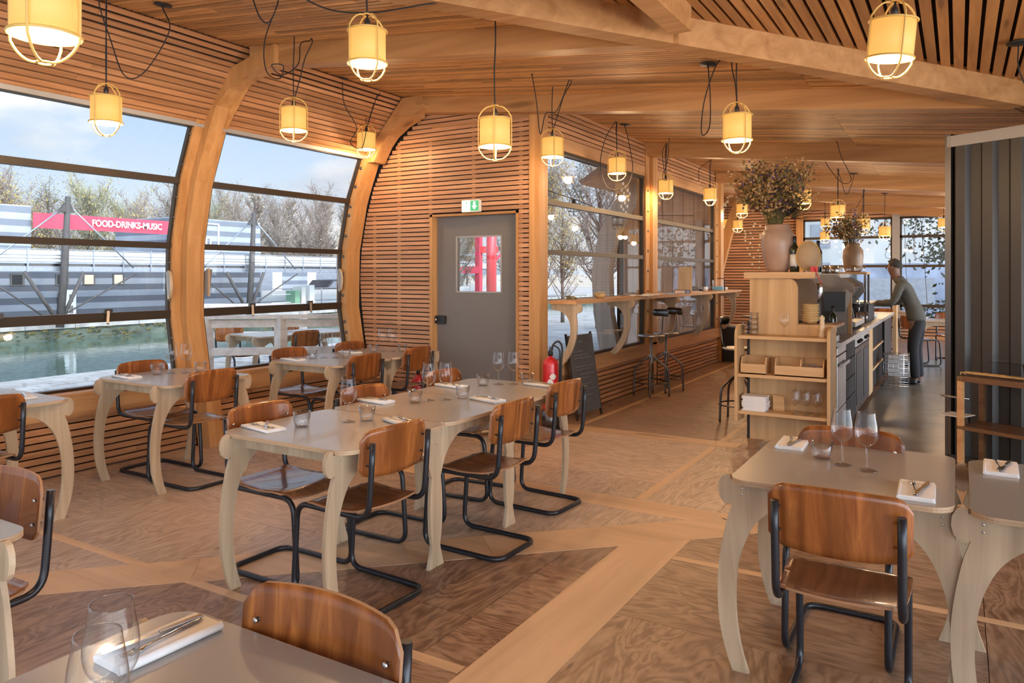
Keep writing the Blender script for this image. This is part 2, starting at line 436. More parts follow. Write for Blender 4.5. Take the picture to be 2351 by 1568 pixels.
# ------------------------------------------------------------------ things
def tag(o, label=None, cat_=None, group=None, kind=None):
    if label: o['label'] = label
    if cat_: o['category'] = cat_
    if group: o['group'] = group
    if kind: o['kind'] = kind
    return o
def struct(o, label=None):
    o['kind'] = 'structure'
    if label: o['label'] = label
    return o
def thing(name, label, cat_, loc=(0,0,0), rz=0., group=None):
    o = bpy.data.objects.new(name, None); COL.objects.link(o)
    o.empty_display_size = .1
    o.location = loc; o.rotation_euler = (0,0,rz)
    return tag(o, label, cat_, group)
def copy_tree(o, parent=None):
    c = o.copy(); COL.objects.link(c); c.parent = parent
    for ch in list(o.children):
        copy_tree(ch, c)
    return c
class Proto:
    """first use moves the original, later uses copy it with its parts"""
    def __init__(s, fn): s.fn = fn; s.o = None; s.used = False
    def put(s, loc, rz=0., label=None, group=None, cat_=None, tilt=None, scale=None):
        if s.o is None: s.o = s.fn()
        o = s.o if not s.used else copy_tree(s.o)
        s.used = True
        o.location = loc; o.rotation_euler = (tilt[0] if tilt else 0, tilt[1] if tilt else 0, rz)
        if scale: o.scale = (scale,)*3
        else: o.scale = (1, 1, 1)
        if label: o['label'] = label
        if cat_: o['category'] = cat_
        if group: o['group'] = group
        elif 'group' in o.keys(): del o['group']
        return o
# ------------------------------------------------------------------ the setting
rnd = random.Random(4)
def ceil_z(x): return 2.90-.105*x
def glass_x(z):                         # hull-side glazing profile, bulging outwards
    P = [(-.2,-5.84),(0,-5.88),(.6,-5.95),(1.14,-6.05),(1.77,-6.04),(2.34,-5.92),(2.84,-5.72),(3.45,-5.16)]
    for (a, xa), (b, xb) in zip(P, P[1:]):
        if z <= b: return xa+(xb-xa)*(z-a)/(b-a)
    return P[-1][1]

# floor -----------------------------------------------------------
def clip(P, a, c, k):
    out = []
    for i in range(len(P)):
        p, q = P[i], P[(i+1) % len(P)]
        f, g = a*p[0]+c*p[1]-k, a*q[0]+c*q[1]-k
        if f >= 0: out.append(p)
        if f*g < 0: t = f/(f-g); out.append((p[0]+(q[0]-p[0])*t, p[1]+(q[1]-p[1])*t))
    return out
def build_floor():
    b = MB()
    b.box(-6.1, 4.2, -2.5, 20.0, -.12, -.004, M['dark'])
    # plywood sheets
    xs = [-5.95, -4.75, -3.25, -1.84, -1.31, .1, 1.4, 2.7, 4.2]
    for i in range(len(xs)-1):
        y = -2.5+(i*.73) % 1.1; y0 = -2.5
        while y0 < 20:
            y1 = min(20, y if y > y0+.3 else y+1.2)
            r_ = [(xs[i]+.0015, y0+.0015), (xs[i+1]-.0015, y0+.0015), (xs[i+1]-.0015, y1-.0015), (xs[i]+.0015, y1-.0015)]
            ax_ = (i+int(y1)) % 3
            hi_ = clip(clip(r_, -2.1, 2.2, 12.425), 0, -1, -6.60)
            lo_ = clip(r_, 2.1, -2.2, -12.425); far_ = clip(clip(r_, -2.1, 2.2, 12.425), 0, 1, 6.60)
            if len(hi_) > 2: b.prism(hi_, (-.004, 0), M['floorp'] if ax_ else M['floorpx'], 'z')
            for q in (lo_, far_):
                if len(q) > 2: b.prism(q, (-.004, 0), M['floor'] if ax_ else M['floorx'], 'z')
            y0 = y1; y = y1+2.44
    # let-in pale planks
    def poly(pts, z, m):
        n = len(pts)
        b.prism([(p[0], p[1]) for p in pts], (-.003, z), m, 'z')
    def seg(a, c, w, z, m, parts=1):
        a = Vector(a); c = Vector(c); d = (c-a).normalized(); n = Vector((-d.y, d.x))*w/2
        for k in range(parts):
            p = a+(c-a)*k/parts+d*.001; q = a+(c-a)*(k+1)/parts-d*.001
            poly([p-n, q-n, q+n, p+n], z, m)
    P, PX = M['plank'], M['plankx']
    seg((-1.465, -2.5), (-1.465, 4.25), .31, .0012, P, 3)
    seg((-4.9, .95), (-3.35, 2.45), .30, .0016, PX, 1)
    seg((-3.35, 2.45), (-1.15, 4.55), .32, .0016, PX, 2)
    seg((-1.15, 4.55), (.6, 6.5), .30, .0016, PX, 1)
    seg((-5.8, 4.62), (-1.2, 4.62), .24, .0010, PX, 3)
    seg((-1.63, 2.35), (-5.8, 2.35), .055, .0008, PX, 2)
    seg((-1.31, 3.87), (4.0, 3.87), .055, .0008, PX, 3)
    seg((-1.31, 2.05), (4.0, 2.05), .045, .0008, PX, 3)
    seg((-1.84, 4.75), (-1.84, 6.55), .06, .0008, P, 1)
    seg((-3.6, 6.68), (-1.66, 6.68), .22, .0010, PX, 2)
    seg((-3.26, 6.8), (-3.26, 14), .06, .0008, P, 3)
    seg((-1.84, 6.8), (-1.84, 14), .06, .0008, P, 3)
    # grey screed aisle behind the counter
    b.box(-.9, -.02, 6.85, 15.2, -.003, .0022, M['conc'])
    return struct(b.build('floor'))
build_floor()

# ceiling ---------------------------------------------------------
def build_ceiling():
    b = MB()
    def quad(x0, x1, y0, y1, dz, t, m):
        vs = [(x0,y0,ceil_z(x0)+dz),(x1,y0,ceil_z(x1)+dz),(x1,y1,ceil_z(x1)+dz),(x0,y1,ceil_z(x0)+dz)]
        vs += [(x,y,z+t) for x,y,z in vs]
        b.add(vs, [(3,2,1,0),(4,5,6,7),(0,1,5,4),(1,2,6,5),(2,3,7,6),(3,0,4,7)], m)
    quad(-5.9, 4.2, -2.5, 20.2, .035, .06, M['dark'])
    pitch = .055
    y = -2.5
    while y < 20.0:
        xd = -2.55+(y-3.2)/1.085
        x1 = 4.2 if xd > .2 else xd
        if y > 6.2: x1 = 4.2
        x0 = -5.2
        if x1 > x0:
            cuts = [x0]; x = x0+rnd.uniform(.6, 2.6)
            while x < min(x1, -1.25): cuts.append(x); x += rnd.uniform(1.6, 3.2)
            if x1 > -1.01: cuts.append(-1.01)
            x = -1.01+rnd.uniform(1.5, 2.5)
            while x < x1-.2: cuts.append(x); x += 2.4
            cuts.append(x1)
            for a, c in zip(cuts, cuts[1:]):
                if c-a > .03: quad(a, c-.003, y, y+.040, 0, .012, M['ceil'])
        y += pitch
    x = -5.2; pitch = .075
    while x < 4.2:
        yd = 3.2+(x+2.55)*1.085
        if yd > 6.3: yd = 6.3
        y0 = -2.5
        cuts = [y0]; yy = y0+rnd.uniform(.5, 2.4)
        while yy < yd-.3: cuts.append(yy); yy += 2.4
        cuts.append(yd)
        for a, c in zip(cuts, cuts[1:]):
            if c-a > .03:
                z = ceil_z(x)
                b.add([(x,a,ceil_z(x)),(x+.055,a,ceil_z(x+.055)),(x+.055,c-.004,ceil_z(x+.055)),(x,c-.004,z),
                       (x,a,z+.02),(x+.055,a,z+.02),(x+.055,c-.004,z+.02),(x,c-.004,z+.02)],
                      [(3,2,1,0),(4,5,6,7),(0,1,5,4),(1,2,6,5),(2,3,7,6),(3,0,4,7)], M['ceily'])
        x += pitch
    return struct(b.build('ceiling', recalc=False))
build_ceiling()

trim_n = [0]
def trim(mb, m=None, label=None, **k):
    trim_n[0] += 1
    return struct(mb.build('trim_%d' % trim_n[0], m, **k), label)

# cross beams -----------------------------------------------------
def sloped_beam(x0, x1, y0, y1, drop):
    b = MB()
    vs = []
    for x in (x0, x1):
        z = ceil_z(x)
        vs += [(x,y0,z-drop),(x,y1,z-drop),(x,y1,z+.01),(x,y0,z+.01)]
    b.add(vs, [(0,1,2,3),(7,6,5,4),(0,4,5,1),(1,5,6,2),(2,6,7,3),(3,7,4,0)], M['beam'])
    return b
trim(sloped_beam(-5.15, -1.42, 4.29, 4.43, .17))
trim(sloped_beam(-5.1, .25, 6.40, 6.54, .165))
trim(sloped_beam(-3.62, 4.0, 9.55, 9.71, .17))
trim(sloped_beam(-3.62, 4.0, 12.85, 13.0, .17))
trim(sloped_beam(-3.62, 4.0, 16.0, 16.15, .17))
trim(sloped_beam(-5.1, 4.0, 18.6, 18.75, .17))
# timber packer between rib and beam at the corner of the slatted wall
b = MB(); b.prism([(-5.17, 3.33), (-4.86, 3.32), (-4.86, 3.27), (-5.2, 3.16)], (6.3, 6.42), M['beam'], 'y'); trim(b)
# diagonal beam and its purlin
def diag():
    b = MB(); A = Vector((-2.75, 2.98)); B = Vector((.35, 6.35)); d = (B-A).normalized(); n = Vector((-d.y, d.x))*.07
    vs = []
    for P in (A, B):
        for s in (-1, 1):
            Q = P+n*s; vs += [(Q.x, Q.y, ceil_z(P.x)-.175), (Q.x, Q.y, ceil_z(P.x)+.02)]
    b.add(vs, [(0,1,3,2),(4,6,7,5),(0,4,5,1),(2,3,7,6),(0,2,6,4),(1,5,7,3)], M['beam'])
    return b
trim(diag())
b = MB(); b.bar((-1.36, 4.16, ceil_z(-1.4)-.07), (-1.36, 1.0, ceil_z(-1.4)-.07), .12, .17, M['beam']); trim(b)
b = MB(); b.bar((-2.75, 2.98, ceil_z(-2.75)-.09), (-4.9, .6, ceil_z(-4.9)-.09), .14, .175, M['beam']); trim(b)
# bolts in the beam over the container
for x in (-.12, .03):
    b = MB(); b.lathe([(.022, -.008), (.022, .0), (.012, .004), (0, .004)], 14, (x, 6.398, ceil_z(x)-.085), M['rivet'], ax='y')
    tag(b.build('beam_bolt'), 'round steel bolt washer in the ceiling beam above the dark container, %s' % ('beside the container corner' if x < 0 else 'further over the container'), 'bolt', 'bolts in the beam over the container')

# curved ribs -----------------------------------------------------
def rib_poly(off_in, off_out, top=3.42, z0=0., head=True):
    zs = [z0+(top-z0)*i/22 for i in range(23)]
    outer = [(glass_x(z)-off_out, z) for z in zs]
    inner = [(glass_x(z)+off_in, z) for z in zs]
    if head:
        inner = [p for p in inner if p[1] < 2.72]+[(-5.52, 2.98), (-5.36, 3.10), (-5.18, 3.17), (-4.98, 3.215), (-4.8, 3.23), (-4.8, 3.40)]
        outer = [p for p in outer if p[1] < 3.40]
    return outer+inner[::-1]
def rib_poly2():                       # broad foot
    return None
def bolts(parent_y, zs, x_of, name='bolt'):
    for z in zs:
        b = MB(); b.lathe([(.020, 0), (.020, -.006), (.011, -.010), (0, -.010)], 12, (x_of(z), parent_y, z), M['gun'], ax='y')
def make_rib(y0, foot=True):
    """laminated rib: a thin front ply with bolts, a deep middle ply, and a back ply"""
    b = MB()
    b.prism(rib_poly(.045, .05, 2.86, 0., False), (y0-.09, y0-.002), M['beamz'], 'y')
    b.prism(rib_poly(.12, .06), (y0, y0+.14), M['beamz'], 'y')
    b.prism(rib_poly(.04, .05, 3.40, 0., False), (y0+.142, y0+.24), M['beamz'], 'y')
    if foot:
        b.prism([(-5.86, 0), (-5.60, 0), (-5.68, .62), (-5.95, .62)], (y0+.0, y0+.12), M['beamz'], 'y')
        b.prism([(-5.86, 0), (-5.66, 0), (-5.80, .62), (-5.95, .62)], (y0+.124, y0+.22), M['beamz'], 'y')
    for z in (2.74, 2.48, 2.2, 2.02, 1.62, 1.46, 1.28, .95, .68):
        b.lathe([(.017, 0), (.017, -.006), (.009, -.011), (0, -.011)], 12, (glass_x(z)+.012, y0-.092, z), M['gun'], ax='y')
        b.lathe([(.005, 0), (.005, -.002), (0, -.002)], 6, (glass_x(z-.07)+.025, y0-.0915, z-.07), M['black'], ax='y')
    trim(b)
make_rib(4.24); make_rib(2.05)
def end_rib():
    b = MB()
    b.prism(rib_poly(.10, .05, 2.80, 0., False), (6.30, 6.51), M['beamz'], 'y')
    zs = [2.76+.66*i/8 for i in range(9)]
    o = [(glass_x(z)+.03, z) for z in zs]; i = [(-5.56, 2.76), (-5.46, 2.93), (-5.36, 3.04), (-5.2, 3.14), (-5.0, 3.22), (-4.95, 3.42)]
    b.prism(o+i[::-1], (6.32, 6.51), M['beam'], 'y')
    for z in (2.70, 2.5, 2.28, 2.18, 1.95, 1.72, 1.52, 1.28, .98, .86):
        b.lathe([(.017, 0), (.017, -.006), (.009, -.011), (0, -.011)], 12, (glass_x(z)+.05, 6.298, z), M['gun'], ax='y')
    trim(b)
end_rib()
# a further rib seen past the last window pier
b = MB(); b.prism([(-5.2, 0), (-4.95, 0), (-4.75, 1.2), (-4.45, 2.4), (-4.1, 3.25), (-4.35, 3.25), (-4.68, 2.4), (-4.98, 1.2)], (17.2, 17.35), M['beamz'], 'y'); trim(b)

# hull side wall --------------------------------------------------
YA, YB = -.2, 6.53
def wall_left():
    b = MB()
    # sill board and inner slats
    b.prism([(-6.02, .57), (-5.76, .585), (-5.76, .61), (-6.02, .60)], (YA, YB), M['sill'], 'y')
    b.prism([(-5.79, .43), (-5.765, .43), (-5.765, .585), (-5.79, .585)], (YA, YB), M['sill'], 'y')
    b.prism([(-5.98, -.1), (-5.86, -.1), (-5.86, .58), (-5.98, .58)], (YA, YB), M['dark'], 'y')
    z = .012
    while z < .40:
        y = YA
        while y < YB-.02:
            y2 = min(YB, y+rnd.uniform(1.8, 3.4))
            b.box(-5.81, -5.785, y+.001, y2-.001, z, z+.042, M['slaty'])
            y = y2
        z += .0535
    # slatted panel above the glazing, leaning in
    n = 15; A = Vector((-5.70, 2.83)); B = Vector((-5.17, 3.44)); d = (B-A)/n; u = d.normalized(); w = Vector((u.y, -u.x))
    for i in range(n):
        p = A+d*i; q = p+u*(d.length-(.018 if i > n-5 else .011))
        y = YA
        while y < YB-.02:
            y2 = min(YB, y+rnd.uniform(1.6, 3.6))
            if y < 4.24 < y2 and y2-4.24 > .02: y2 = 4.5
            b.prism([(p.x, p.y), (q.x, q.y), (q.x-w.x*.02, q.y-w.y*.02), (p.x-w.x*.02, p.y-w.y*.02)], (y+.001, y2-.001), M['slaty'], 'y')
            y = y2
    b.prism([(A.x-.05, A.y), (A.x-.03, A.y-.0), (B.x-.03, B.y+.02), (B.x-.09, B.y+.04)], (YA, YB), M['dark'], 'y')
    b.prism([(-5.76, 2.80), (-5.68, 2.80), (-5.67, 2.835), (-5.76, 2.85)], (YA, YB), M['trimgrey'], 'y')
    struct(b.build('wall_left', recalc=True))
wall_left()

LV = [.61, 1.16, 1.77, 2.34, 2.81]
wn = [0]
def hull_window(y0, y1):
    """four facets of glazing with bronze transoms: one window, its panes parts"""
    wn[0] += 1
    f = MB()
    th = {.61: .03, 1.16: .075, 1.77: .052, 2.34: .055, 2.81: .03}
    for z in LV:
        x = glass_x(z); t = th[z]
        f.prism([(x-.03, z-t/2), (x+.03, z-t/2), (x+.035, z+t/2), (x-.03, z+t/2)], (y0, y1), M['winframe'], 'y')
    for y in (y0, y1):
        pts = [(glass_x(z)-.02, z) for z in LV]+[(glass_x(z)+.02, z) for z in LV[::-1]]
        f.prism(pts, (y-.0, y+.02) if y == y0 else (y-.02, y), M['winframe'], 'y')
    fo = struct(f.build('window_%d' % wn[0]))
    for a, c in zip(LV, LV[1:]):
        g = MB(); xa, xc = glass_x(a), glass_x(c)
        g.add([(xa-.006,y0,a),(xa-.006,y1,a),(xc-.006,y1,c),(xc-.006,y0,c)], [(0,1,2,3)])
        g.build('pane', M['winglass'], fo)
    return fo
hull_window(2.30, 4.15); hull_window(4.48, 6.30); hull_window(-.2, 1.96)

# slatted end wall with the door -----------------------------------
def wall_back():
    b = MB()
    def xl(z):
        P = [(0,-5.80),(.51,-5.85),(.86,-5.915),(1.16,-5.956),(1.465,-5.98),(1.8,-5.956),(2.17,-5.88),(2.51,-5.77),(2.78,-5.62),(2.93,-5.46),(3.1,-5.27),(3.25,-5.05),(3.4,-4.9)]
        for (a, xa), (c, xc) in zip(P, P[1:]):
            if z <= c: return xa+(xc-xa)*(z-a)/(c-a)
        return -4.9
    zz = [-.1+3.58*i/20 for i in range(21)]
    b.prism([(glass_x(z)-.02, z) for z in zz]+[(-4.93, 3.48), (-4.93, -.1)], (6.60, 6.66), M['dark'], 'y')
    b.box(-4.93, -3.86, 6.60, 6.66, 2.17, 3.4, M['dark']); b.box(-3.86, -3.6, 6.60, 6.66, -.1, 3.25, M['dark'])
    for x in (-5.78, -5.42, -4.98, -4.41, -3.83, -3.66):
        if x in (-4.41,): b.box(x-.02, x+.02, 6.585, 6.60, 2.2, 3.2, M['sill'])
        elif x > -4.9: b.box(x-.02, x+.02, 6.585, 6.60, 0, 3.15, M['sill'])
        else: b.box(x-.02, x+.02, 6.585, 6.60, 0, 3.0 if x > -5.5 else 2.2, M['sill'])
    z = .02; p = .0492
    while z < 3.32:
        x0 = xl(z+.02); segs = []
        zt = z+.038
        if zt < 2.18: segs = [(x0, -4.955), (-3.84, -3.61)]
        else:
            xr = -3.61
            lim = (2.735-zt+.055)/.105   # under the beam soffit
            if zt > 3.11: xr = min(xr, lim)
            segs = [(x0, xr)] if xr > x0+.1 else []
        for a, c in segs:
            x = a
            while x < c-.02:
                x2 = min(c, x+rnd.uniform(1.2, 3.0))
                if c-x2 < .3: x2 = c
                b.box(x+.0008, x2-.0008, 6.56, 6.585, z, zt, M['slat'])
                x = x2
        z += p
    b.box(-4.93, -3.6, 6.548, 6.56, 3.11, 3.12, M['beam'])
    # door lining
    b.box(-4.955, -4.925, 6.545, 6.72, 0, 2.165, M['beamz']); b.box(-3.865, -3.84, 6.545, 6.72, 0, 2.165, M['beamz'])
    b.box(-4.955, -3.84, 6.545, 6.72, 2.14, 2.165, M['beam'])
    struct(b.build('wall_back'))
wall_back()
def door():
    d = MB()
    x0, x1 = -4.925, -3.865; wx0, wx1, wz0, wz1 = -4.66, -4.10, 1.33, 1.915
    y0, y1 = 6.64, 6.69
    d.box(x0, x1, y0, y1, .01, wz0, M['doorgrey']); d.box(x0, x1, y0, y1, wz1, 2.14, M['doorgrey'])
    d.box(x0, wx0, y0, y1, wz0, wz1, M['doorgrey']); d.box(wx1, x1, y0, y1, wz0, wz1, M['doorgrey'])
    o = struct(d.build('door_1'))
    g = MB(); g.box(wx0, wx1, 6.66, 6.664, wz0, wz1); g.build('glass_pane', M['winglass'], o)
    f = MB()
    for a in ((wx0-.012, wx0+.004, wz0-.012, wz1+.012), (wx1-.004, wx1+.012, wz0-.012, wz1+.012), (wx0, wx1, wz0-.012, wz0+.004), (wx0, wx1, wz1-.004, wz1+.012)):
        f.box(a[0], a[1], 6.634, 6.641, a[2], a[3])
    f.build('pane_frame', M['trimgrey'], o)
    l = MB(); l.box(-4.915, -4.80, 6.60, 6.64, .975, 1.065); l.box(-4.945, -4.915, 6.59, 6.64, .98, 1.06)
    lo = l.build('lock_case', M['black'], o, bevel=.006)
    k = MB(); k.lathe([(.012, 0), (.012, -.02), (.016, -.022), (.016, -.035), (0, -.035)], 16, (-4.895, 6.60, 1.02), M['steel'], ax='y'); k.build('lock_knob', None, lo)
    for z in (1.95, 1.6, .3):
        h = MB(); h.tube([(-3.858, 6.632, z), (-3.858, 6.632, z+.22)], .008, 10, M['trimgrey']); h.build('hinge', None, o)
door()

# emergency exit sign
e = thing('exit_sign', 'green and white emergency exit sign with running figure above the grey door', 'sign', (-4.40, 6.55, 2.235))
b = MB(); b.prism(rrect(-.115, .115, -.065, .065, .012, 3), (-.035, .0), M['white'], 'y'); b.build('housing', None, e)
b = MB(); b.box(-.10, -.004, -.038, -.036, -.052, .052, M['signwhite']); b.box(-.0, .102, -.038, -.036, -.052, .052, M['signgreen']); b.build('sign_face', None, e)
b = MB()
b.prism([(.05-.012,.042),(.05+.012,.042),(.05+.012,0),(.05+.03,0),(.05,-.04),(.05-.03,0),(.05-.012,0)], (-.0405, -.038), M['signwhite'], 'y'); b.build('arrow', None, e)
b = MB()
b.lathe([(.008, -.0405), (.008, -.038)], 10, (-.045, 0, .036), M['signgreen'], ax='y')
for p, q in (((-.045,.028),(-.05,-.002)), ((-.045,.022),(-.025,.008)), ((-.047,.022),(-.068,.012)), ((-.05,-.002),(-.03,-.018)), ((-.03,-.018),(-.034,-.042)), ((-.05,-.002),(-.06,-.022)), ((-.06,-.022),(-.082,-.03))):
    b.bar((p[0], -.0395, p[1]), (q[0], -.0395, q[1]), .007, .003, M['signgreen'])
b.build('running_figure', None, e)

# window wall towards the nook --------------------------------------
def wall_right():
    b = MB()
    Y0, Y1 = 6.70, 13.30; X = -3.6
    b.box(X-.10, X+.05, Y0, Y1, .565, .592, M['sill']); b.box(X+.02, X+.045, Y0, Y1, .43, .565, M['sill'])
    b.box(X-.10, X-.02, Y0, Y1, -.1, .57, M['dark'])
    z = .012
    while z < .40:
        y = Y0
        while y < Y1-.05:
            y2 = min(Y1, y+rnd.uniform(2, 3.6)); b.box(X-.01, X+.02, y+.001, y2-.001, z, z+.040, M['slaty']); y = y2
        z += .0535
    b.box(X-.10, X-.03, Y0, Y1, 2.86, 3.3, M['dark'])
    b.box(X-.03, X+.0, Y0, Y1, 2.83, 2.965, M['sill'])
    z = 2.972
    while z < 3.24:
        y = Y0
        while y < Y1-.05:
            y2 = min(Y1, y+rnd.uniform(2, 3.6)); b.box(X-.02, X+.0, y+.001, y2-.001, z, z+.042, M['slaty']); y = y2
        z += .0535
    struct(b.build('wall_right'))
    for y0, y1 in ((6.545, 6.72), (9.50, 9.93), (12.85, 13.33)):
        q = MB(); 
        q.box(X-.11, X+.01, y0, y0+(y1-y0)*.38 if y1-y0 > .3 else y1, 0 if y1-y0 < .3 else 0, 3.27, M['beamz'])
        if y1-y0 > .3:
            q.box(X-.11, X+.05, y0+(y1-y0)*.385, y0+(y1-y0)*.72, 0, 3.27, M['beamz'])
            q.box(X-.11, X+.02, y0+(y1-y0)*.725, y1, 0, 3.27, M['beamz'])
            for z in [.75+.27*i for i in range(8)]:
                q.lathe([(.018, 0), (.018, .006), (.009, .011), (0, .011)], 12, (X+.01, y0+.08, z), M['gun'], ax='x')
        trim(q)
wall_right()
def nook_window(y0, y1):
    wn[0] += 1; X = -3.64
    f = MB()
    for z, t in ((.605, .03), (1.745, .05), (2.262, .055), (2.815, .035)):
        f.box(X-.025, X+.03, y0, y1, z-t/2, z+t/2, M['winframe'])
    for y in (y0, y1-.03): f.box(X-.025, X+.025, y, y+.03, .6, 2.82, M['winframe'])
    fo = struct(f.build('window_%d' % wn[0]))
    for a, c in ((.62, 1.72), (1.77, 2.235), (2.29, 2.80)):
        g = MB(); g.add([(X,y0,a),(X,y1,a),(X,y1,c),(X,y0,c)], [(0,1,2,3)]); g.build('pane', M['winglass'], fo)
nook_window(6.73, 9.49); nook_window(9.94, 12.84)

# far wall : slats at the left, glazing to the right ------------------
def wall_far():
    b = MB(); Y = 20.
    b.box(-5.5, -3.42, Y, Y+.1, -.1, 3.6, M['dark'])
    z = .02
    while z < 3.5:
        if z < 3.4: b.box(-5.45, -3.45, Y-.03, Y-.005, z, z+.055, M['slat'])
        z += .075
    b.box(-3.42, 4.2, Y, Y+.1, -.1, .40, M['dark']); b.box(-3.42, 4.2, Y, Y+.1, 2.88, 3.4, M['dark']); b.box(.95, 4.2, Y, Y+.1, .4, 2.9, M['dark'])
    for i in range(33): b.box(1.03, 4.2, Y-.03, Y-.005, .40+i*.075, .455+i*.075, M['slat'])
    for z in [.02+.075*i for i in range(5)]: b.box(-3.45, 4.2, Y-.03, Y-.005, z, z+.055, M['slat'])
    for z in [2.90+.075*i for i in range(6)]:
        x1 = (2.90-z)/.105-.2 if z > 2.95 else 4.2
        b.box(-3.45, min(4.2, max(x1, -3.0)), Y-.03, Y-.005, z, z+.055, M['slat'])
    b.box(-5.45, 4.2, Y-.05, Y-.031, 0, .04, M['sill'])
    struct(b.build('wall_far'))
    for x in (-3.44, -1.27, .95):
        q = MB(); q.box(x-.08, x+.08, Y-.12, Y+.06, 0, ceil_z(x), M['beamz'] if x < -3 else M['trimgrey']); trim(q)
    for x0, x1 in ((-3.36, -1.35), (-1.19, .87)):
        wn[0] += 1; f = MB()
        for z, t in ((.40, .06), (.78, .07), (1.72, .06), (2.42, .06), (2.87, .05)): f.box(x0, x1, Y-.03, Y+.03, z-t/2, z+t/2, M['winframe'])
        for x in (x0, x1-.04): f.box(x, x+.04, Y-.03, Y+.03, .4, 2.87, M['winframe'])
        fo = struct(f.build('window_%d' % wn[0]))
        g = MB(); g.add([(x0,Y,.4),(x1,Y,.4),(x1,Y,2.87),(x0,Y,2.87)], [(0,1,2,3)]); g.build('pane', M['winglass'], fo)
wall_far()
# hull side of the far room
b = MB()
for i in range(60):
    z = .02+i*.0545
    if z < 3.3: b.box(-5.45, -5.42, 13.1, 20, z, z+.043, M['slaty'])
b.box(-5.51, -5.45, 13.1, 20, -.1, 3.5, M['oldplank']); struct(b.build('wall_side'))

# hold-open half discs on the ribs and latches on the transoms
def half_disc():
    o = thing('window_stay', '', 'window stay')
    b = MB(); pts = [(0, -.13)]+arc(0, 0, .13, -90, 90, 10); b.prism([(p[0]*.55, p[1]) for p in pts], (-.012, .012), M['trimgrey'], 'y', side=M['ply']); b.build('plate', None, o)
    b = MB(); b.bar((-.01, -.016, .12), (.03, -.016, -.12), .006, .02, M['steeld']); b.build('arm', None, o)
    return o
HD = Proto(half_disc)
HD.put((-6.0, 4.12, 1.42), R(-18), 'half-round grey plywood window stay on the front face of the curved rib', tilt=None)
HD.put((-5.98, 4.52, 1.44), R(190), 'half-round brown window stay behind the curved rib, facing the railing window')
HD.put((-6.03, 6.27, 1.45), R(-18), 'half-round grey window stay on the rib beside the slatted door wall')
def latch():
    o = thing('window_latch', '', 'window latch')
    b = MB(); b.box(-.012, .012, -.035, .035, -.01, .03, M['gun']); b.build('catch', None, o)
    b = MB(); b.bar((.01, .0, .01), (.05, -.03, -.09), .02, .02, M['steeld']); b.build('lever', None, o)
    return o
LT = Proto(latch)
for y, lb in ((2.75, 'metal latch on the thick transom by the picture edge, above the shortened table'), (3.57, 'metal latch with hanging lever on the transom above the paired window glasses'),
              (5.03, 'metal latch on the transom of the railing window near the curved rib'), (5.80, 'metal latch on the transom of the railing window near the door wall')):
    LT.put((glass_x(1.17)+.045, y, 1.20), 0, lb, group='latches on the window transoms')
# ------------------------------------------------------------------ furniture
def leg_poly(s):
    """curved plywood leg plate in (u,z); s=+1/-1 mirrors; u measured from the table centre"""
    E = .37
    o = [(E-.10, .728), (E+.001, .728), (E+.003, .744), (E+.018, .748), (E+.036, .738), (E+.048, .715), (E+.051, .685), (E+.044, .655), (E+.028, .636), (E+.010, .632), (E+.0, .638)]
    o += [tuple(v) for v in cat([(E-.005, .64), (E+.02, .56), (E+.045, .42), (E+.052, .30), (E+.045, .18), (E+.02, .07), (E-.005, .0)], 4)]
    i = [tuple(v) for v in cat([(E-.065, .0), (E-.035, .10), (E-.018, .22), (E-.018, .34), (E-.035, .45), (E-.075, .55), (E-.13, .615), (E-.20, .655), (E-.30, .668)], 4)]
    p = o+i+[(E-.37, .668), (E-.37, .728)]
    return [(s*a, z) for a, z in p]
def make_table():
    """adjacent direction along local x, seats at local +-y"""
    o = thing('dining_table', '', 'table')
    pts = rrect(-.365, .365, -.42, .42, .075, 8)
    b = MB(); b.prism(pts, (.731, .7495), M['top'], 'z', side=M['plyedge'], smooth=False)
    b.build('tabletop', None, o)
    for sy in (-1, 1):
        for s in (-1, 1):
            b = MB(); b.prism(leg_poly(s), (sy*.335-.009, sy*.335+.009), M['ply'], 'y', side=M['ply'])
            b.build('leg', None, o)
    for s in (-1, 1):
        b = MB(); b.box(s*.27-.009, s*.27+.009, -.325, .325, .665, .730, M['ply']); b.build('apron', None, o)
    b = MB()
    for s in (-1, 1):
        for sy in (-1, 1):
            for z in (.70, .675):
                b = MB(); b.lathe([(.004, 0), (.004, -.0015), (0, -.0015)], 8, (s*.33, sy*.335-.0092*1, z), M['rivet'], ax='y'); b.build('screw', None, o)
    return o
TB = Proto(make_table)

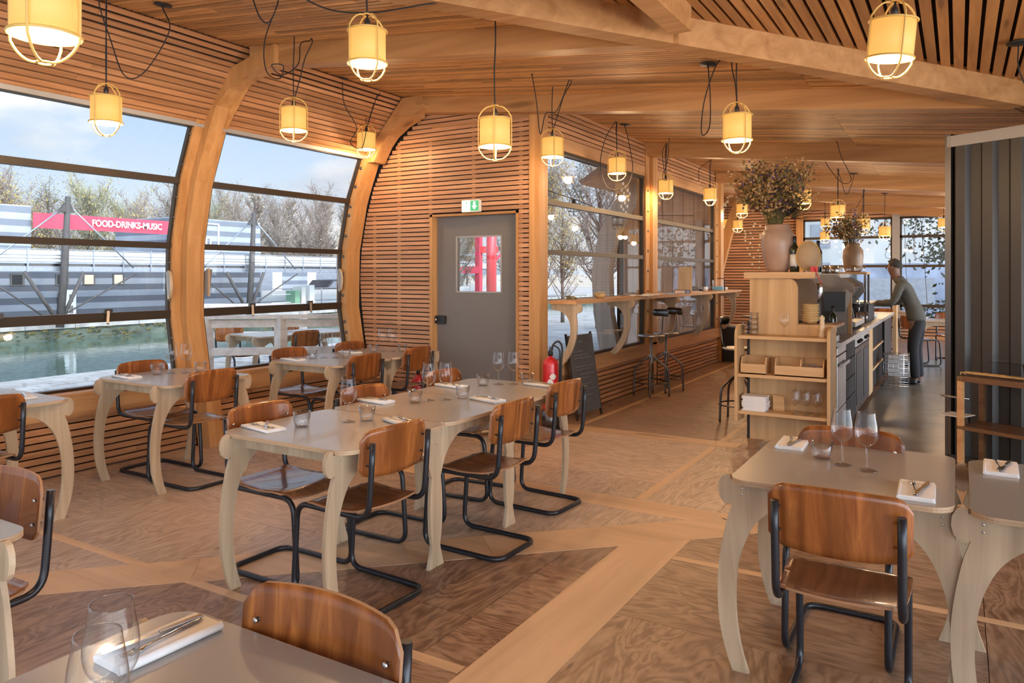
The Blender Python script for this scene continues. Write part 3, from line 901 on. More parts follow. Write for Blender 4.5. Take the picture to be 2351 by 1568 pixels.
def make_chair():
    """tubular cantilever chair; faces local +y"""
    o = thing('school_chair', '', 'chair')
    w = .185; r = .0135
    side = [(w, -.262, .775), (w, -.250, .60), (w, -.235, .437), (w, .225, .437), (w, .255, r), (w, -.245, r)]
    path = [Vector(p) for p in side]+[Vector((-p[0], p[1], p[2])) for p in side[::-1]]
    b = MB(); b.tube(fillet(path, .075, 7), r, 12, M['tube']); b.build('tube_frame', None, o)
    b = MB(); b.bar((-w, -.02, .437), (w, -.02, .437), .018, .018, M['tube']); b.bar((-w, .15, .437), (w, .15, .437), .018, .018, M['tube']); b.build('cross_bar', None, o)
    # seat : rounded, dished, rolled down at the front
    nx, ny = 14, 14; vs = []; fs = []; t = .009
    for k in (0, 1):
        for j in range(ny+1):
            v = j/ny; y = -.215+.425*v
            hw = .205*(1-.10*(1-v)**2)
            if v > .8: hw *= math.sqrt(max(.0, 1-((v-.8)/.2)**2*.42))
            if v < .12: hw *= math.sqrt(1-((.12-v)/.12)**2*.25)
            for i in range(nx+1):
                u = -1+2*i/nx; x = hw*u
                yy = y-(.018*u*u if v > .5 else -.012*u*u)
                z = .4615+.006*u*u-.012*math.sin(PI*min(1, v*1.1))
                if v > .78: z -= .035*((v-.78)/.22)**2
                if v < .1: z += .008*(1-v/.1)
                vs.append((x, yy, z-(t if k else 0)))
    W = nx+1; T = W*(ny+1)
    for j in range(ny):
        for i in range(nx):
            a = j*W+i; fs.append((a, a+1, a+W+1, a+W)); fs.append((T+a, T+a+W, T+a+W+1, T+a+1))
    b = MB(); b.add(vs, fs, M['teaks'], True)
    rim = []
    for i in range(nx): rim.append((i, T+i, T+i+1, i+1)); a = ny*W+i; rim.append((a, a+1, T+a+1, T+a))
    for j in range(ny): a = j*W; rim.append((a, a+W, T+a+W, T+a)); a = j*W+nx; rim.append((a, T+a, T+a+W, a+W))
    k = len(b.v)-len(vs); i0 = b._m(M['plyrim'])
    for f in rim: b.f.append([x+k for x in f]); b.mi.append(i0); b.sm.append(False)
    b.build('seat', None, o)
    # backrest : curved shell
    nx, nz = 18, 8; vs = []; fs = []
    for k in (0, 1):
        for j in range(nz+1):
            v = -1+2*j/nz
            for i in range(nx+1):
                u = -1+2*i/nx
                # squared-off superellipse in (u, v)
                cu = max(0., (abs(u)-.78)/.22); hh = .1*(1-.42*cu**2.2) if v > 0 else .1*(1-.30*cu**2.4)
                x = .215*u
                z = .722+v*hh+(.012*(1-u*u) if v > 0 else -.016*(1-u*u))*abs(v)
                y = -.262+.032*(u*u)-.02+(z-.72)*-.10
                y += .009 if k else 0
                vs.append((x, y, z))
    W = nx+1; T = W*(nz+1); fs = []
    for j in range(nz):
        for i in range(nx):
            a = j*W+i; fs.append((a, a+1, a+W+1, a+W)); fs.append((T+a, T+a+W, T+a+W+1, T+a+1))
    b = MB(); b.add(vs, fs, M['teak'], True)
    rim = []
    for i in range(nx): rim.append((i, T+i, T+i+1, i+1)); a = nz*W+i; rim.append((a, a+1, T+a+1, T+a))
    for j in range(nz): a = j*W; rim.append((a, a+W, T+a+W, T+a)); a = j*W+nx; rim.append((a, T+a, T+a+W, a+W))
    i0 = b._m(M['plyrim'])
    for f in rim: b.f.append(list(f)); b.mi.append(i0); b.sm.append(False)
    # shell sits in front of the tubes
    for q in range(len(b.v)): x, y, z = b.v[q]; b.v[q] = (x, y+.037, z)
    bk = b.build('backrest', None, o)
    for s in (-1, 1):
        for z in (.75, .67):
            b = MB(); b.lathe([(.0065, 0), (.0065, .003), (.003, .0045), (0, .0045)], 10, (s*.178, -.2098-(z-.72)*.10+.002, z), M['rivet'], ax='y')
            b.lathe([(.005, -.025), (.005, 0)], 8, (s*.178, -.2115-(z-.72)*.10, z), M['tube'], ax='y')
            b.build('rivet', None, o)
    return o
CH = Proto(make_chair)

def put_table(x, y, rz, label, group=None): return TB.put((x, y, 0), rz, label, group)
H90 = PI/2
CX0 = -2.66
# centre row : adjacent direction = world Y
put_table(CX0, 2.745, H90, 'grey-topped plywood table with a single wine glass, nearest end of the long centre row')
put_table(CX0, 3.485, H90, 'grey-topped plywood table in the middle of the long centre row, two wine glasses on it')
put_table(CX0, 4.225, H90, 'grey-topped plywood table at the extinguisher end of the long centre row')
put_table(-5.05, 3.52, H90, 'grey-topped plywood table for two beside the curved rib at the canal window')
put_table(-4.85, 4.95, H90, 'grey-topped plywood table by the railing window, nearer the curved rib of its pair')
put_table(-4.85, 5.69, H90, 'grey-topped plywood table of the railing-window pair, against the slatted door wall')
put_table(-5.10, 2.19, H90, 'table under the canal window cut off by the picture edge, folded napkin on its end')
put_table(-2.73, .76, 0, 'table whose rounded grey corner alone pokes in at the picture edge')
put_table(-1.165, .665, 0, 'large close grey tabletop holding two big wine glasses and a rolled napkin')
put_table(-.375, 3.225, 0, 'grey table with two wine glasses in front of the pine shelf unit')
put_table(.40, 3.205, 0, 'grey table under the container shelf, butted against the two-glass table')
def chair(x, y, rz, label, group=None, scale=None): return CH.put((x, y, 0), rz, label, group, scale=scale)
# facing: 0 = +Y, H90 = -X, -H90 = +X, PI = -Y
chair(-2.95, 2.71, -H90, 'bentwood school chair on the window side of the single-wine-glass table')
chair(-2.44, 2.68, H90+R(-3), 'bentwood school chair on the aisle side of the single-wine-glass table, striped veneer back')
chair(-2.90, 3.46, -H90, 'bentwood chair on the window side of the middle table of the centre row')
chair(-2.30, 3.51, H90+R(-2), 'bentwood chair on the aisle side of the middle table of the centre row')
chair(-2.93, 4.33, -H90+R(2), 'bentwood chair on the door side of the far table of the centre row')
chair(-2.40, 4.34, H90+R(-4), 'bentwood chair on the aisle side nearest the chalkboard and extinguisher')
chair(-5.30, 3.56, -H90, 'bentwood chair with its back to the canal window at the table beside the curved rib')
chair(-4.82, 3.50, H90, 'bentwood chair facing the canal window at the table beside the curved rib')
chair(-5.12, 4.90, -H90, 'bentwood chair with its back to the railing window, nearer the curved rib')
chair(-5.08, 5.66, -H90, 'bentwood chair with its back to the railing window, nearer the slatted door wall')
chair(-4.60, 4.87, H90, 'bentwood chair facing the railing window, first along from the curved rib')
chair(-4.62, 5.62, H90, 'bentwood chair facing the railing window, in front of the small red extinguisher')
chair(-4.89, 2.07, H90, 'bentwood chair facing the canal window at the table cut off by the picture edge')
chair(-5.32, 2.12, -H90, 'bentwood chair under the canal window whose pale seat edge just shows')
chair(-2.83, 1.11, PI+R(4), 'dark-tubed bentwood chair cut by the picture edge behind the rounded table corner')
chair(-1.12, .885, PI+R(0), 'bentwood chair with glossy striped backrest pushed up to the close grey table', scale=1.02)
chair(-.335, 2.80, R(1), 'bentwood chair with dark flame veneer back at the two-glass table, seen from behind')
chair(-.41, 3.37, PI, 'bentwood chair between the two-glass table and the pine shelf unit')
chair(.55, 2.62, R(-24), 'bentwood chair whose dark tube and seat corner show at the lower picture edge')

# high stools ------------------------------------------------------
def make_stool():
    o = thing('work_stool', '', 'stool')
    b = MB(); b.lathe([(0, .735), (.15, .735), (.165, .742), (.168, .752), (.16, .758), (0, .752)], 28, m=M['steeld']); b.build('seat', None, o)
    b = MB(); b.lathe([(.028, .40), (.030, .41), (.030, .50), (.026, .51), (.013, .51), (.013, .735), (0, .735)], 16, m=M['galv']); b.build('spindle', None, o)
    for k in range(4):
        a = R(45+90*k); c, s = math.cos(a), math.sin(a)
        b = MB(); b.tube(cat([(c*.02, s*.02, .49), (c*.06, s*.06, .46), (c*.17, s*.17, .37), (c*.205, s*.205, .31), (c*.215, s*.215, .18), (c*.22, s*.22, .0)], 5), .0115, 8, M['gun']); b.build('leg', None, o)
    b = MB(); b.tube([(.205*math.cos(2*PI*i/28), .205*math.sin(2*PI*i/28), .17) for i in range(28)], .008, 8, M['gun'], closed=True); b.build('foot_ring', None, o)
    b = MB(); b.tube([(0, -.13, .745), (0, -.17, .80), (0, -.19, 1.0)], .010, 8, M['gun']); b.build('back_post', None, o)
    b = MB(); pts = []
    for j, (zz) in enumerate((.985, 1.075)):
        pass
    n = 16; vs = []
    for i in range(n+1):
        u = -1+2*i/n; hw = .045*math.sqrt(max(.0, 1-max(0, (abs(u)-.75)/.25)**2*.95)); y = -.19+.045*u*u
        vs += [(u*.155, y, 1.03-hw), (u*.155, y, 1.03+hw), (u*.155, y+.007, 1.03+hw), (u*.155, y+.007, 1.03-hw)]
    fs = []
    for i in range(n):
        a = 4*i; c = a+4
        for k in range(4): l = (k+1) % 4; fs.append((a+k, a+l, c+l, c+k))
    fs += [(3, 2, 1, 0), (4*n, 4*n+1, 4*n+2, 4*n+3)]
    b.add(vs, fs, M['gun'], True); b.build('backrest', None, o)
    return o
ST = Proto(make_stool)
ST.put((-3.30, 8.93, 0), R(150), 'steel swivel stool with curved back nearer the chalkboard, under the window ledge')
ST.put((-3.28, 9.42, 0), R(152), 'steel swivel stool with curved back on the pier side of its neighbour')
ST.put((-1.95, 7.85, 0), R(-90), 'steel stool partly hidden behind the side of the pine shelf unit')
ST.put((-3.30, 14.1, 0), R(100), 'far dark stool beyond the end of the window ledge')

# ------------------------------------------------------------------ pendant lamps
def make_lamp():
    o = thing('pendant_lamp', '', 'lamp')
    r = .094
    b = MB()
    b.lathe([(r, -.085), (r, .085), (r-.003, .085), (r-.003, -.085), (r, -.085)], 32, m=M['shade']); b.build('shade', None, o)
    b = MB(); b.lathe([(r-.004, -.078), (.04, -.066), (0, -.064)], 32, m=M['shadew']); b.build('diffuser', None, o)
    b = MB(); b.lathe([(0, -.082), (.018, -.078), (.026, -.068), (.026, -.062)], 16, m=M['bulb']); b.build('bulb', None, o)
    rc = .101
    for z in (.082, -.085):
        b = MB(); b.tube([(rc*math.cos(2*PI*i/32), rc*math.sin(2*PI*i/32), z) for i in range(32)], .0052, 6, M['cage'], closed=True); b.build('ring', None, o)
    for k in range(4):
        a = R(20+90*k); c, s = math.cos(a), math.sin(a)
        pts = [(.022, .166), (.05, .160), (.078, .138), (.096, .11), (.103, .082), (.103, -.085), (.097, -.113), (.078, -.142), (.05, -.164), (.022, -.170)]
        b = MB(); b.tube([(c*x, s*x, z) for x, z in cat([Vector((x, z)) for x, z in pts], 3)], .0046, 6, M['cage']); b.build('rib', None, o)
    for z in (.168, -.171):
        b = MB(); b.tube([(.022*math.cos(2*PI*i/14), .022*math.sin(2*PI*i/14), z) for i in range(14)], .0042, 6, M['cage'], closed=True); b.build('hub', None, o)
    b = MB(); b.lathe([(.016, .09), (.016, .135), (.006, .15), (.003, .17)], 12, m=M['black']); b.build('lamp_holder', None, o)
    L = bpy.data.lights.new('lamp_light', 'POINT'); L.energy = LAMP_W; L.color = (1., .67, .36); L.shadow_soft_size = .05
    for zz in (-.115,):
        lo = bpy.data.objects.new('lamp_light', L); COL.objects.link(lo); lo.parent = o; lo.location = (0, 0, zz)
    return o
LAMP_W = 14.5
LP = Proto(make_lamp)
MBk = {'n': 0}
def cordset(lamp, pts, can=None):
    """flex from the ceiling plate to the lamp, in world space, parented to its lamp"""
    l = lamp.location
    b = MB(); P = cat(pts, 7)
    b.tube([p-l for p in P], .0042, 6, M['cord'])
    c = b.build('flex', None, lamp); 
    if can is not None:
        k = MB(); k.lathe([(0, .0), (.058, 0), (.062, -.006), (.058, -.010), (.008, -.012), (.006, -.03), (0, -.03)], 24, m=M['black'])
        ko = k.build('ceiling_plate', None, lamp); ko.location = Vector(can)-l; ko.rotation_euler = (0, R(6), 0)
def lamp(x, y, z, label, can=None, sag=None, hook=None, extra=None, rz=0, tilt=None, group=None):
    o = LP.put((x, y, z), rz, label, group, tilt=tilt)
    top = Vector((x, y, z+.17))
    hk = Vector(hook) if hook else Vector((x, y, ceil_z(x)))
    pts = []
    if can is not None:
        cz = ceil_z(can[0]); C = (can[0], can[1], cz)
        pts.append(Vector((can[0], can[1], cz-.03)))
        if extra: pts += [Vector(e) for e in extra]
        elif sag is not None:
            mid = (Vector(C)+hk)/2; mid.z -= sag
            pts += [Vector(C)*.8+mid*.2-Vector((0,0,.2*sag)), mid, hk*.75+mid*.25-Vector((0,0,.1*sag))]
        pts += [hk+Vector((-.015, 0, -.02)), hk+Vector((0, 0, -.004)), hk+Vector((.004, 0, -.04))]
        n = 3
        for i in range(1, n): pts.append((hk+(top-hk)*i/n)+Vector((.004*(-1)**i, 0, 0)))
        pts.append(top-Vector((0,0,.03)))
        cordset(o, pts, (C[0], C[1], cz-.001))
    else:
        pts = [hk, (hk*.66+top*.34)+Vector((.004,0,0)), (hk*.33+top*.67)-Vector((.004,0,0)), top-Vector((0,0,.03))]
        cordset(o, pts, (hk.x, hk.y, hk.z-.001))
    return o
lamp(-2.44, 1.25, 2.34, 'cage pendant lamp cut by the picture top beside the canal window wall', rz=.3)
lamp(-4.83, 2.86, 2.60, 'cage pendant lamp hanging in front of the first sky pane of the canal window', can=(-4.77, 3.23), hook=(-4.83, 2.86, ceil_z(-4.83)), extra=[(-4.70, 3.23, 3.2), (-4.78, 3.1, 2.9), (-4.85, 3.0, 2.86), (-4.93, 2.95, 3.1), (-4.93, 2.87, 3.33)])
lamp(-4.44, 4.12, 2.72, 'cage pendant lamp in front of the rib gusset and slatted coving', can=(-4.25, 3.25), hook=(-4.3, 4.12, ceil_z(-4.3)), extra=[(-4.4, 3.4, 3.1), (-4.46, 3.6, 2.95), (-4.42, 3.75, 2.94), (-4.4, 3.77, 3.04), (-4.47, 3.72, 3.03), (-4.42, 3.8, 2.98), (-4.35, 3.95, 3.1), (-4.36, 4.04, 3.28)], rz=.5)
lamp(-2.63, 2.94, 2.69, 'cage pendant lamp hanging before the lit cross beam, above the centre row', rz=.9)
lamp(-5.40, 6.02, 2.93, 'small cage pendant lamp in the corner of the slatted coving and door wall', can=(-5.2, 5.45), hook=(-5.2, 6.0, ceil_z(-5.2)), extra=[(-5.22, 5.5, 3.2), (-5.15, 5.6, 2.98), (-5.28, 5.65, 2.85), (-5.22, 5.75, 2.8), (-5.2, 5.82, 3.05)])
lamp(-2.49, 3.96, 2.40, 'largest cage pendant lamp in front of the slatted door wall', rz=.15)
lamp(-3.20, 6.08, 2.68, 'cage pendant lamp in front of the wooden corner post by the nook window', can=(-3.28, 5.57), hook=(-2.98, 5.75, ceil_z(-2.98)), extra=[(-3.25, 5.6, 3.0), (-3.22, 5.62, 2.72), (-3.18, 5.66, 2.9), (-3.1, 5.7, 2.92), (-3.04, 5.72, 3.05)], rz=.3)
lamp(-3.33, 7.9, 2.75, 'cage pendant lamp before the nook window between two loops of flex', can=(-3.30, 8.07), hook=(-3.33, 7.87, ceil_z(-3.33)), extra=[(-3.24, 8.05, 3.0), (-3.18, 8.0, 2.7), (-3.25, 7.95, 2.5), (-3.42, 7.85, 2.5), (-3.5, 7.82, 2.75), (-3.45, 7.84, 3.05)])
lamp(-3.33, 9.55, 2.68, 'cage pendant lamp in front of the first window pier', can=(-3.32, 9.03), hook=(-3.32, 9.5, ceil_z(-3.32)), extra=[(-3.34, 9.05, 2.95), (-3.4, 9.1, 2.75), (-3.34, 9.2, 2.72), (-3.36, 9.3, 2.82), (-3.38, 9.42, 3.1)], rz=.4)
lamp(-3.20, 11.15, 2.72, 'cage pendant lamp in front of the second nook window', can=(-3.28, 11.9), hook=(-3.2, 11.1, ceil_z(-3.2)), extra=[(-3.35, 11.8, 3.1), (-3.3, 11.4, 2.95), (-3.35, 11.2, 3.1)], rz=.6)
lamp(-1.29, 5.14, 2.51, 'cage pendant lamp hanging over the empty floor in front of the flower vase', can=(-1.42, 5.5), hook=(-1.32, 5.2, ceil_z(-1.32)-.0), extra=[(-1.41, 5.48, 2.8), (-1.42, 5.45, 2.58), (-1.5, 5.3, 2.5), (-1.5, 5.2, 2.7), (-1.42, 5.18, 2.95)], rz=.45)
lamp(-.26, 3.80, 2.58, 'cage pendant lamp tilted under the long-boarded ceiling near the container', rz=.2, tilt=(R(3), R(5)))
lamp(-1.76, 10.45, 2.54, 'cage pendant lamp right behind the spiky teasels of the flower vase', can=(-1.45, 9.05), hook=(-1.59, 9.68, ceil_z(-1.59)), extra=[(-1.40, 9.1, 2.85), (-1.28, 9.3, 2.62), (-1.36, 9.5, 2.6), (-1.5, 9.6, 2.8)], rz=.2)
lamp(-3.40, 13.9, 2.72, 'cage pendant lamp half hidden by the dried flowers', rz=.1)
lamp(-1.51, 11.81, 2.44, 'cage pendant lamp over the bar between the two flower jars', can=(-1.35, 12.3), hook=(-1.5, 11.8, ceil_z(-1.5)), sag=.35)
lamp(-1.40, 14.14, 2.39, 'cage pendant lamp directly above the smaller flower jar', can=(-1.3, 13.4), hook=(-1.38, 14.1, ceil_z(-1.38)), extra=[(-1.35, 13.5, 2.8), (-1.5, 13.7, 2.55), (-1.4, 13.9, 2.6)])
lamp(-1.17, 15.44, 2.32, 'cage pendant lamp against the bright far window above the person')
lamp(-4.05, 16.2, 2.59, 'distant cage pendant lamp against the dark slatted far wall')
lamp(-4.9, 18.6, 2.8, 'distant cage pendant lamp half behind the last window pier')
lamp(-2.69, 18.9, 2.75, 'tiny cage pendant lamp in front of the far window, nearest its slatted side')
lamp(-2.60, 18.2, 2.40, 'tiny low cage pendant lamp in the blossoms of the smaller jar')
lamp(-.25, 17.2, 2.55, 'distant cage pendant lamp cut by the container edge')
# loose supply flexes under the near ceiling
b = MB(); b.tube(cat([(-3.3, 2.75, 3.22), (-3.0, 2.95, 2.98), (-2.75, 3.1, 2.94), (-2.45, 3.25, 2.98), (-2.3, 3.6, 3.08)], 8), .0042, 6, M['cord'])
tag(b.build('supply_flex'), 'black flex swagged along the ceiling behind the lamp above the centre row', 'cable')
b = MB(); b.tube(cat([(-3.62, 3.0, 3.26), (-3.55, 3.02, 3.05), (-3.50, 3.05, 3.0), (-3.46, 3.08, 3.1), (-3.45, 3.1, 3.24)], 8), .0042, 6, M['cord'])
tag(b.build('supply_flex'), 'short loop of black flex hanging from the ceiling at the picture top', 'cable')
b = MB(); b.tube(cat([(.30, 5.23, 2.84), (.30, 5.2, 2.7), (.36, 5.3, 2.55), (.40, 5.6, 2.5), (.32, 5.9, 2.6)], 8), .0042, 6, M['cord']); b.lathe([(0, 2.862), (.062, 2.860), (.062, 2.852), (0, 2.85)], 20, (.30, 5.23, 0), M['black'])
tag(b.build('supply_flex'), 'ceiling plate and drooping black flex above the corrugated container', 'cable')

# ------------------------------------------------------------------ tableware
def make_glass():
    o = thing('wine_glass', '', 'wine glass')
    b = MB(); b.lathe([(0, .0), (.036, 0.), (.037, .0015), (.02, .005), (.006, .010), (0.0036, .02), (.0033, .06), (.0045, .088), (.012, .097)], 28, m=M['glass']); b.build('stem', None, o)
    b = MB(); b.lathe([tuple(v) for v in cat([Vector(p) for p in [(.004, .0945), (.022, .102), (.037, .12), (.0435, .145), (.042, .175), (.037, .205), (.0335, .230)]], 4)]+[(.0325, .230)], 32, m=M['glass']); b.build('bowl', None, o)
    return o
WG = Proto(make_glass)
def make_tumbler():
    o = thing('tumbler', '', 'tumbler')
    b = MB(); b.lathe([(0, 0), (.033, 0), (.035, .003), (.0445, .078), (.0425, .078), (.0335, .012), (.031, .009), (0, .009)], 28, m=M['glass']); b.build('body', None, o)
    return o
TU = Proto(make_tumbler)
def make_napkin():
    """square folded napkin"""
    o = thing('napkin', '', 'napkin')
    rr = random.Random(3); b = MB()
    for k in range(4):
        z = .0005+k*.0032; d = .003*k
        p = rrect(-.055+rr.uniform(-.002, .002), .056-d*.4, -.118+d, .118-rr.uniform(0, .003), .006, 3)
        b.prism(p, (z, z+.0029), M['napkin'], 'z')
    b.build('folded_cloth', None, o)
    b = MB(); b.lathe([(.0068, -.116), (.0073, 0), (.0068, .116)], 10, (-.054, 0, .0073), M['napkin'], ax='y'); b.build('fold', None, o)
    return o
NK = Proto(make_napkin)
def make_roll():
    o = thing('napkin', '', 'napkin')
    b = MB(); b.add([], [])
    pts = [(-.048, .001), (-.05, .008), (-.046, .015), (-.035, .017), (.02, .0165), (.046, .015), (.05, .008), (.046, .001)]
    b.prism(pts, (-.11, .11), M['napkin'], 'y', smooth=True); b.build('folded_cloth', None, o)
    b = MB(); b.lathe([(.0092, -.112), (.0095, 0), (.009, .112)], 14, (-.044, 0, .0096), M['napkin'], ax='y'); b.build('fold', None, o)
    return o
RL = Proto(make_roll)
def make_fork():
    b = MB(); n = 12
    pr = [(-.098, .0035, .003), (-.09, .0055, .0035), (-.06, .005, .0032), (-.02, .003, .003), (.02, .0028, .0035), (.045, .006, .0045), (.055, .0115, .004), (.062, .012, .0035)]
    vs = []
    for y, w, z in pr: vs += [(-w, y, z), (w, y, z), (w, y, z+.0018), (-w, y, z+.0018)]
    fs = []
    for i in range(len(pr)-1):
        a = 4*i; c = a+4
        for k in range(4): l = (k+1) % 4; fs.append((a+k, a+l, c+l, c+k))
    fs += [(3, 2, 1, 0), tuple(range(4*len(pr)-4, 4*len(pr)))]
    b.add(vs, fs, M['steel'], True)
    for x in (-.0095, -.0032, .0032, .0095): b.tube([(x, .060, .0045), (x, .08, .003), (x*.92, .098, .0065)], [.0016, .0014, .0008], 6, M['steel'])
    return tag(b.build('fork'), '', 'fork')
FK = Proto(make_fork)
def make_knife():
    b = MB(); b.prism([(-.006, -.1), (.006, -.1), (.0065, -.04), (.0045, -.005), (-.0045, -.005), (-.0065, -.04)], (.002, .008), M['steel'], 'z')
    b.prism([(-.0045, -.005), (.0045, -.005), (.0095, .03), (.0105, .08), (.007, .105), (-.004, .112), (-.006, .05)], (.004, .0056), M['steel'], 'z')
    return tag(b.build('knife', bevel=.001), '', 'knife')
KN = Proto(make_knife)
TT = .7495
def setting(x, y, rz, where, roll=False, sp=.0, flip=False, sc=1.):
    (RL if roll else NK).put((x, y, TT), rz, ('long rolled white napkin ' if roll else 'folded white napkin ')+where)
    z = TT+(.018 if roll else .0132)
    c, s = math.cos(rz), math.sin(rz)
    a = PI if flip else 0
    dx = .012
    FK.put((x-c*dx, y-s*dx, z), rz+a+R(6), 'steel fork '+where)
    KN.put((x+c*dx, y+s*dx, z), rz+a-R(10)-sp, 'steel knife '+where)
def wg(x, y, lb, sc=None): WG.put((x, y, TT), random.Random(x*7).uniform(0, 6), 'clear wine glass '+lb, scale=sc)
def tu(x, y, lb, sc=None): TU.put((x, y, TT), 0, 'clear glass tumbler '+lb, scale=sc)
S1 = 'on the nearest table of the centre row'
wg(-2.71, 2.886, 'standing alone '+S1)
tu(-2.817, 2.667, S1+', by its window-side napkin'); tu(-2.645, 2.955, S1+', beside the lone wine glass')
setting(-2.949, 2.545, R(80), 'at the window-side near corner of the centre row', sp=.4); setting(-2.45, 3.00, R(70), 'behind the striped chair back in the centre row', roll=True, flip=True)
S2 = 'on the middle table of the centre row'
wg(-2.753, 3.627, S2+', nearer the window'); wg(-2.68, 3.70, S2+', nearer the aisle')
tu(-2.767, 3.511, S2+', nearer the single-glass table'); tu(-2.617, 3.79, S2+', behind the pair of glasses')
setting(-2.99, 3.42, R(85), 'at the window side of the middle centre-row table', roll=True); setting(-2.44, 3.80, R(75), 'at the aisle side of the middle centre-row table', roll=True, flip=True)
S3 = 'on the extinguisher-end table of the centre row'
wg(-2.737, 4.40, S3+', nearer the window'); wg(-2.654, 4.463, S3+', nearer the aisle')
tu(-2.80, 4.30, S3+', on the door side'); tu(-2.57, 4.51, S3+', next to the aisle-side napkin')
setting(-2.96, 4.15, R(80), 'at the door side of the far centre-row table', roll=True, sp=.5); setting(-2.46, 4.50, R(80), 'behind the chair by the chalkboard', roll=True, flip=True)
S4 = 'on the table beside the curved rib'
wg(-5.237, 3.619, S4+', further from the rib'); wg(-5.159, 3.69, S4+', closer to the rib')
tu(-5.245, 3.50, S4+', between napkin and wine glasses'); tu(-5.12, 3.79, S4+', at the rib end')
setting(-5.30, 3.30, R(85), 'at the near end of the table beside the curved rib', sp=.5)
setting(-4.76, 3.70, R(85), 'half hidden by the chair back beside the curved rib', flip=True)
S5 = 'on the railing-window table nearer the rib'
wg(-4.993, 5.0, S5+', window-side of the pair'); wg(-4.91, 5.06, S5+', aisle-side of the pair')
tu(-5.04, 4.90, S5+', before the wine glasses'); tu(-4.81, 5.09, S5+', after the wine glasses')
setting(-5.10, 4.73, R(82), 'at the near corner of the railing-window table'); setting(-4.60, 5.16, R(82), 'on the aisle side of the railing-window table', flip=True)
S6 = 'on the table against the slatted door wall'
wg(-4.903, 5.70, S6+', window-side of the pair'); wg(-4.82, 5.75, S6+', aisle-side of the pair')
tu(-4.93, 5.60, S6+', before the wine glasses'); tu(-4.72, 5.79, S6+', after the wine glasses')
setting(-5.10, 5.46, R(82), 'at the window side of the table against the door wall'); setting(-4.62, 5.94, R(82), 'at the far end of the table against the door wall', flip=True, sp=.6)
setting(-4.99, 2.42, R(80), 'on the table cut off under the canal window')
setting(-1.405, .945, R(178), 'on the close grey tabletop with the big glasses', roll=True, sp=-.1)
wg(-1.188, .712, 'on the close grey tabletop, taller in view of the two big ones', sc=.985); wg(-1.103, .640, 'on the close grey tabletop, next to the picture bottom', sc=.985)
tu(-1.110, .742, 'on the close grey tabletop, only its rim visible')
S7 = 'on the table in front of the shelf unit'
wg(-.398, 3.244, S7+', beside the tumbler'); wg(-.305, 3.20, S7+', aside from the tumbler')
tu(-.485, 3.315, S7)
setting(-.635, 3.52, R(2), 'at the chair between table and shelf unit', flip=True); setting(-.122, 2.965, R(1), 'behind the flame-veneer chair back')
setting(.145, 3.48, R(-2), 'on the table under the container shelf', flip=True)
# ------------------------------------------------------------------ window ledge and what lies on it
t = thing('window_ledge', 'long wooden bar ledge along the nook windows on curved brackets', 'counter', (-3.43, 10.0, 0))
b = MB(); b.box(-.165, .145, -3.25, -.30, 1.212, 1.25, M['sill']); b.box(-.165, .145, -.297, 3.42, 1.212, 1.25, M['sill']); b.build('ledge_board', None, t)
def bracket(y):
    P = [(-.155, 1.21), (.165, 1.21), (.185, 1.195), (.19, 1.165), (.178, 1.14), (.155, 1.125), (.13, 1.12)]
    P += [tuple(v) for v in cat([Vector(p) for p in [(.125, 1.10), (.135, 1.0), (.12, .86), (.06, .70), (-.02, .60), (-.07, .565)]], 4)]
    P += [tuple(v) for v in cat([Vector(p) for p in [(-.12, .595), (-.04, .68), (.03, .80), (.06, .92), (.055, 1.02), (.01, 1.10), (-.06, 1.14), (-.155, 1.15)]], 4)]
    b = MB(); b.prism(P, (y-10-.012, y-10+.012), M['ply'], 'y'); b.build('bracket', None, t)
for y in (6.80, 8.22, 9.86, 11.44, 13.05): bracket(y)
LZ = 1.25
o = thing('snack_bowl', 'small wooden bowl of chips on the window ledge', 'bowl', (-3.44, 7.68, LZ))
b = MB(); b.lathe([(0, 0), (.035, 0), (.05, .012), (.075, .05), (.071, .05), (.048, .016), (0, .012)], 20, m=M['wicker']); b.build('bowl', None, o)
b = MB(); rr = random.Random(1)
for i in range(22):
    a = rr.uniform(0, 6.28); q = rr.uniform(0, .05); b.obox((q*math.cos(a), q*math.sin(a), .045+rr.uniform(0, .02)), (math.cos(a)*.022, math.sin(a)*.022, rr.uniform(-.006, .012)), (-math.sin(a)*.01, math.cos(a)*.01, 0), (0, 0, .0015), M['petal4'])
b.build('chips', None, o)
def book(x, y, z, w, l, h, rz, m, label, txt=False):
    o = thing('book', label, 'book', (x, y, z), rz, 'books on the window ledge')
    b = MB(); b.box(-w/2+.004, w/2-.004, -l/2+.004, l/2-.003, .002, h-.002, M['paper']); b.build('pages', None, o)
    b = MB(); b.box(-w/2, w/2, -l/2, l/2, 0, .0022, m); b.box(-w/2, w/2, -l/2, l/2, h-.0022, h, m); b.box(w/2-.003, w/2, -l/2, l/2, 0, h, m); b.build('cover', None, o)
    if txt:
        b = MB(); 
        for k in range(7): b.box(w/2, w/2+.0008, -.07+k*.02, -.058+k*.02, h*.3, h*.7, M['label'])
        b.build('spine_title', None, o)
book(-3.36, 10.35, LZ, .15, .28, .045, R(3), M['navy'], 'thick navy book with pale spine lettering flat on the window ledge', True)
book(-3.44, 9.3, LZ, .20, .26, .012, R(12), M['paper'], 'thin white brochure on the window ledge, nearer the chip bowl')
book(-3.40, 9.75, LZ, .18, .24, .018, R(-8), M['galv'], 'grey magazine on the ledge by the window pier')
book(-3.36, 11.0, LZ, .15, .2, .014, R(10), M['label'], 'cream booklet on the ledge beyond the navy book')
o = thing('magazine', 'open white magazine lying flat on the ledge next to the chip bowl', 'magazine', (-3.42, 8.7, LZ), R(5))
b = MB()
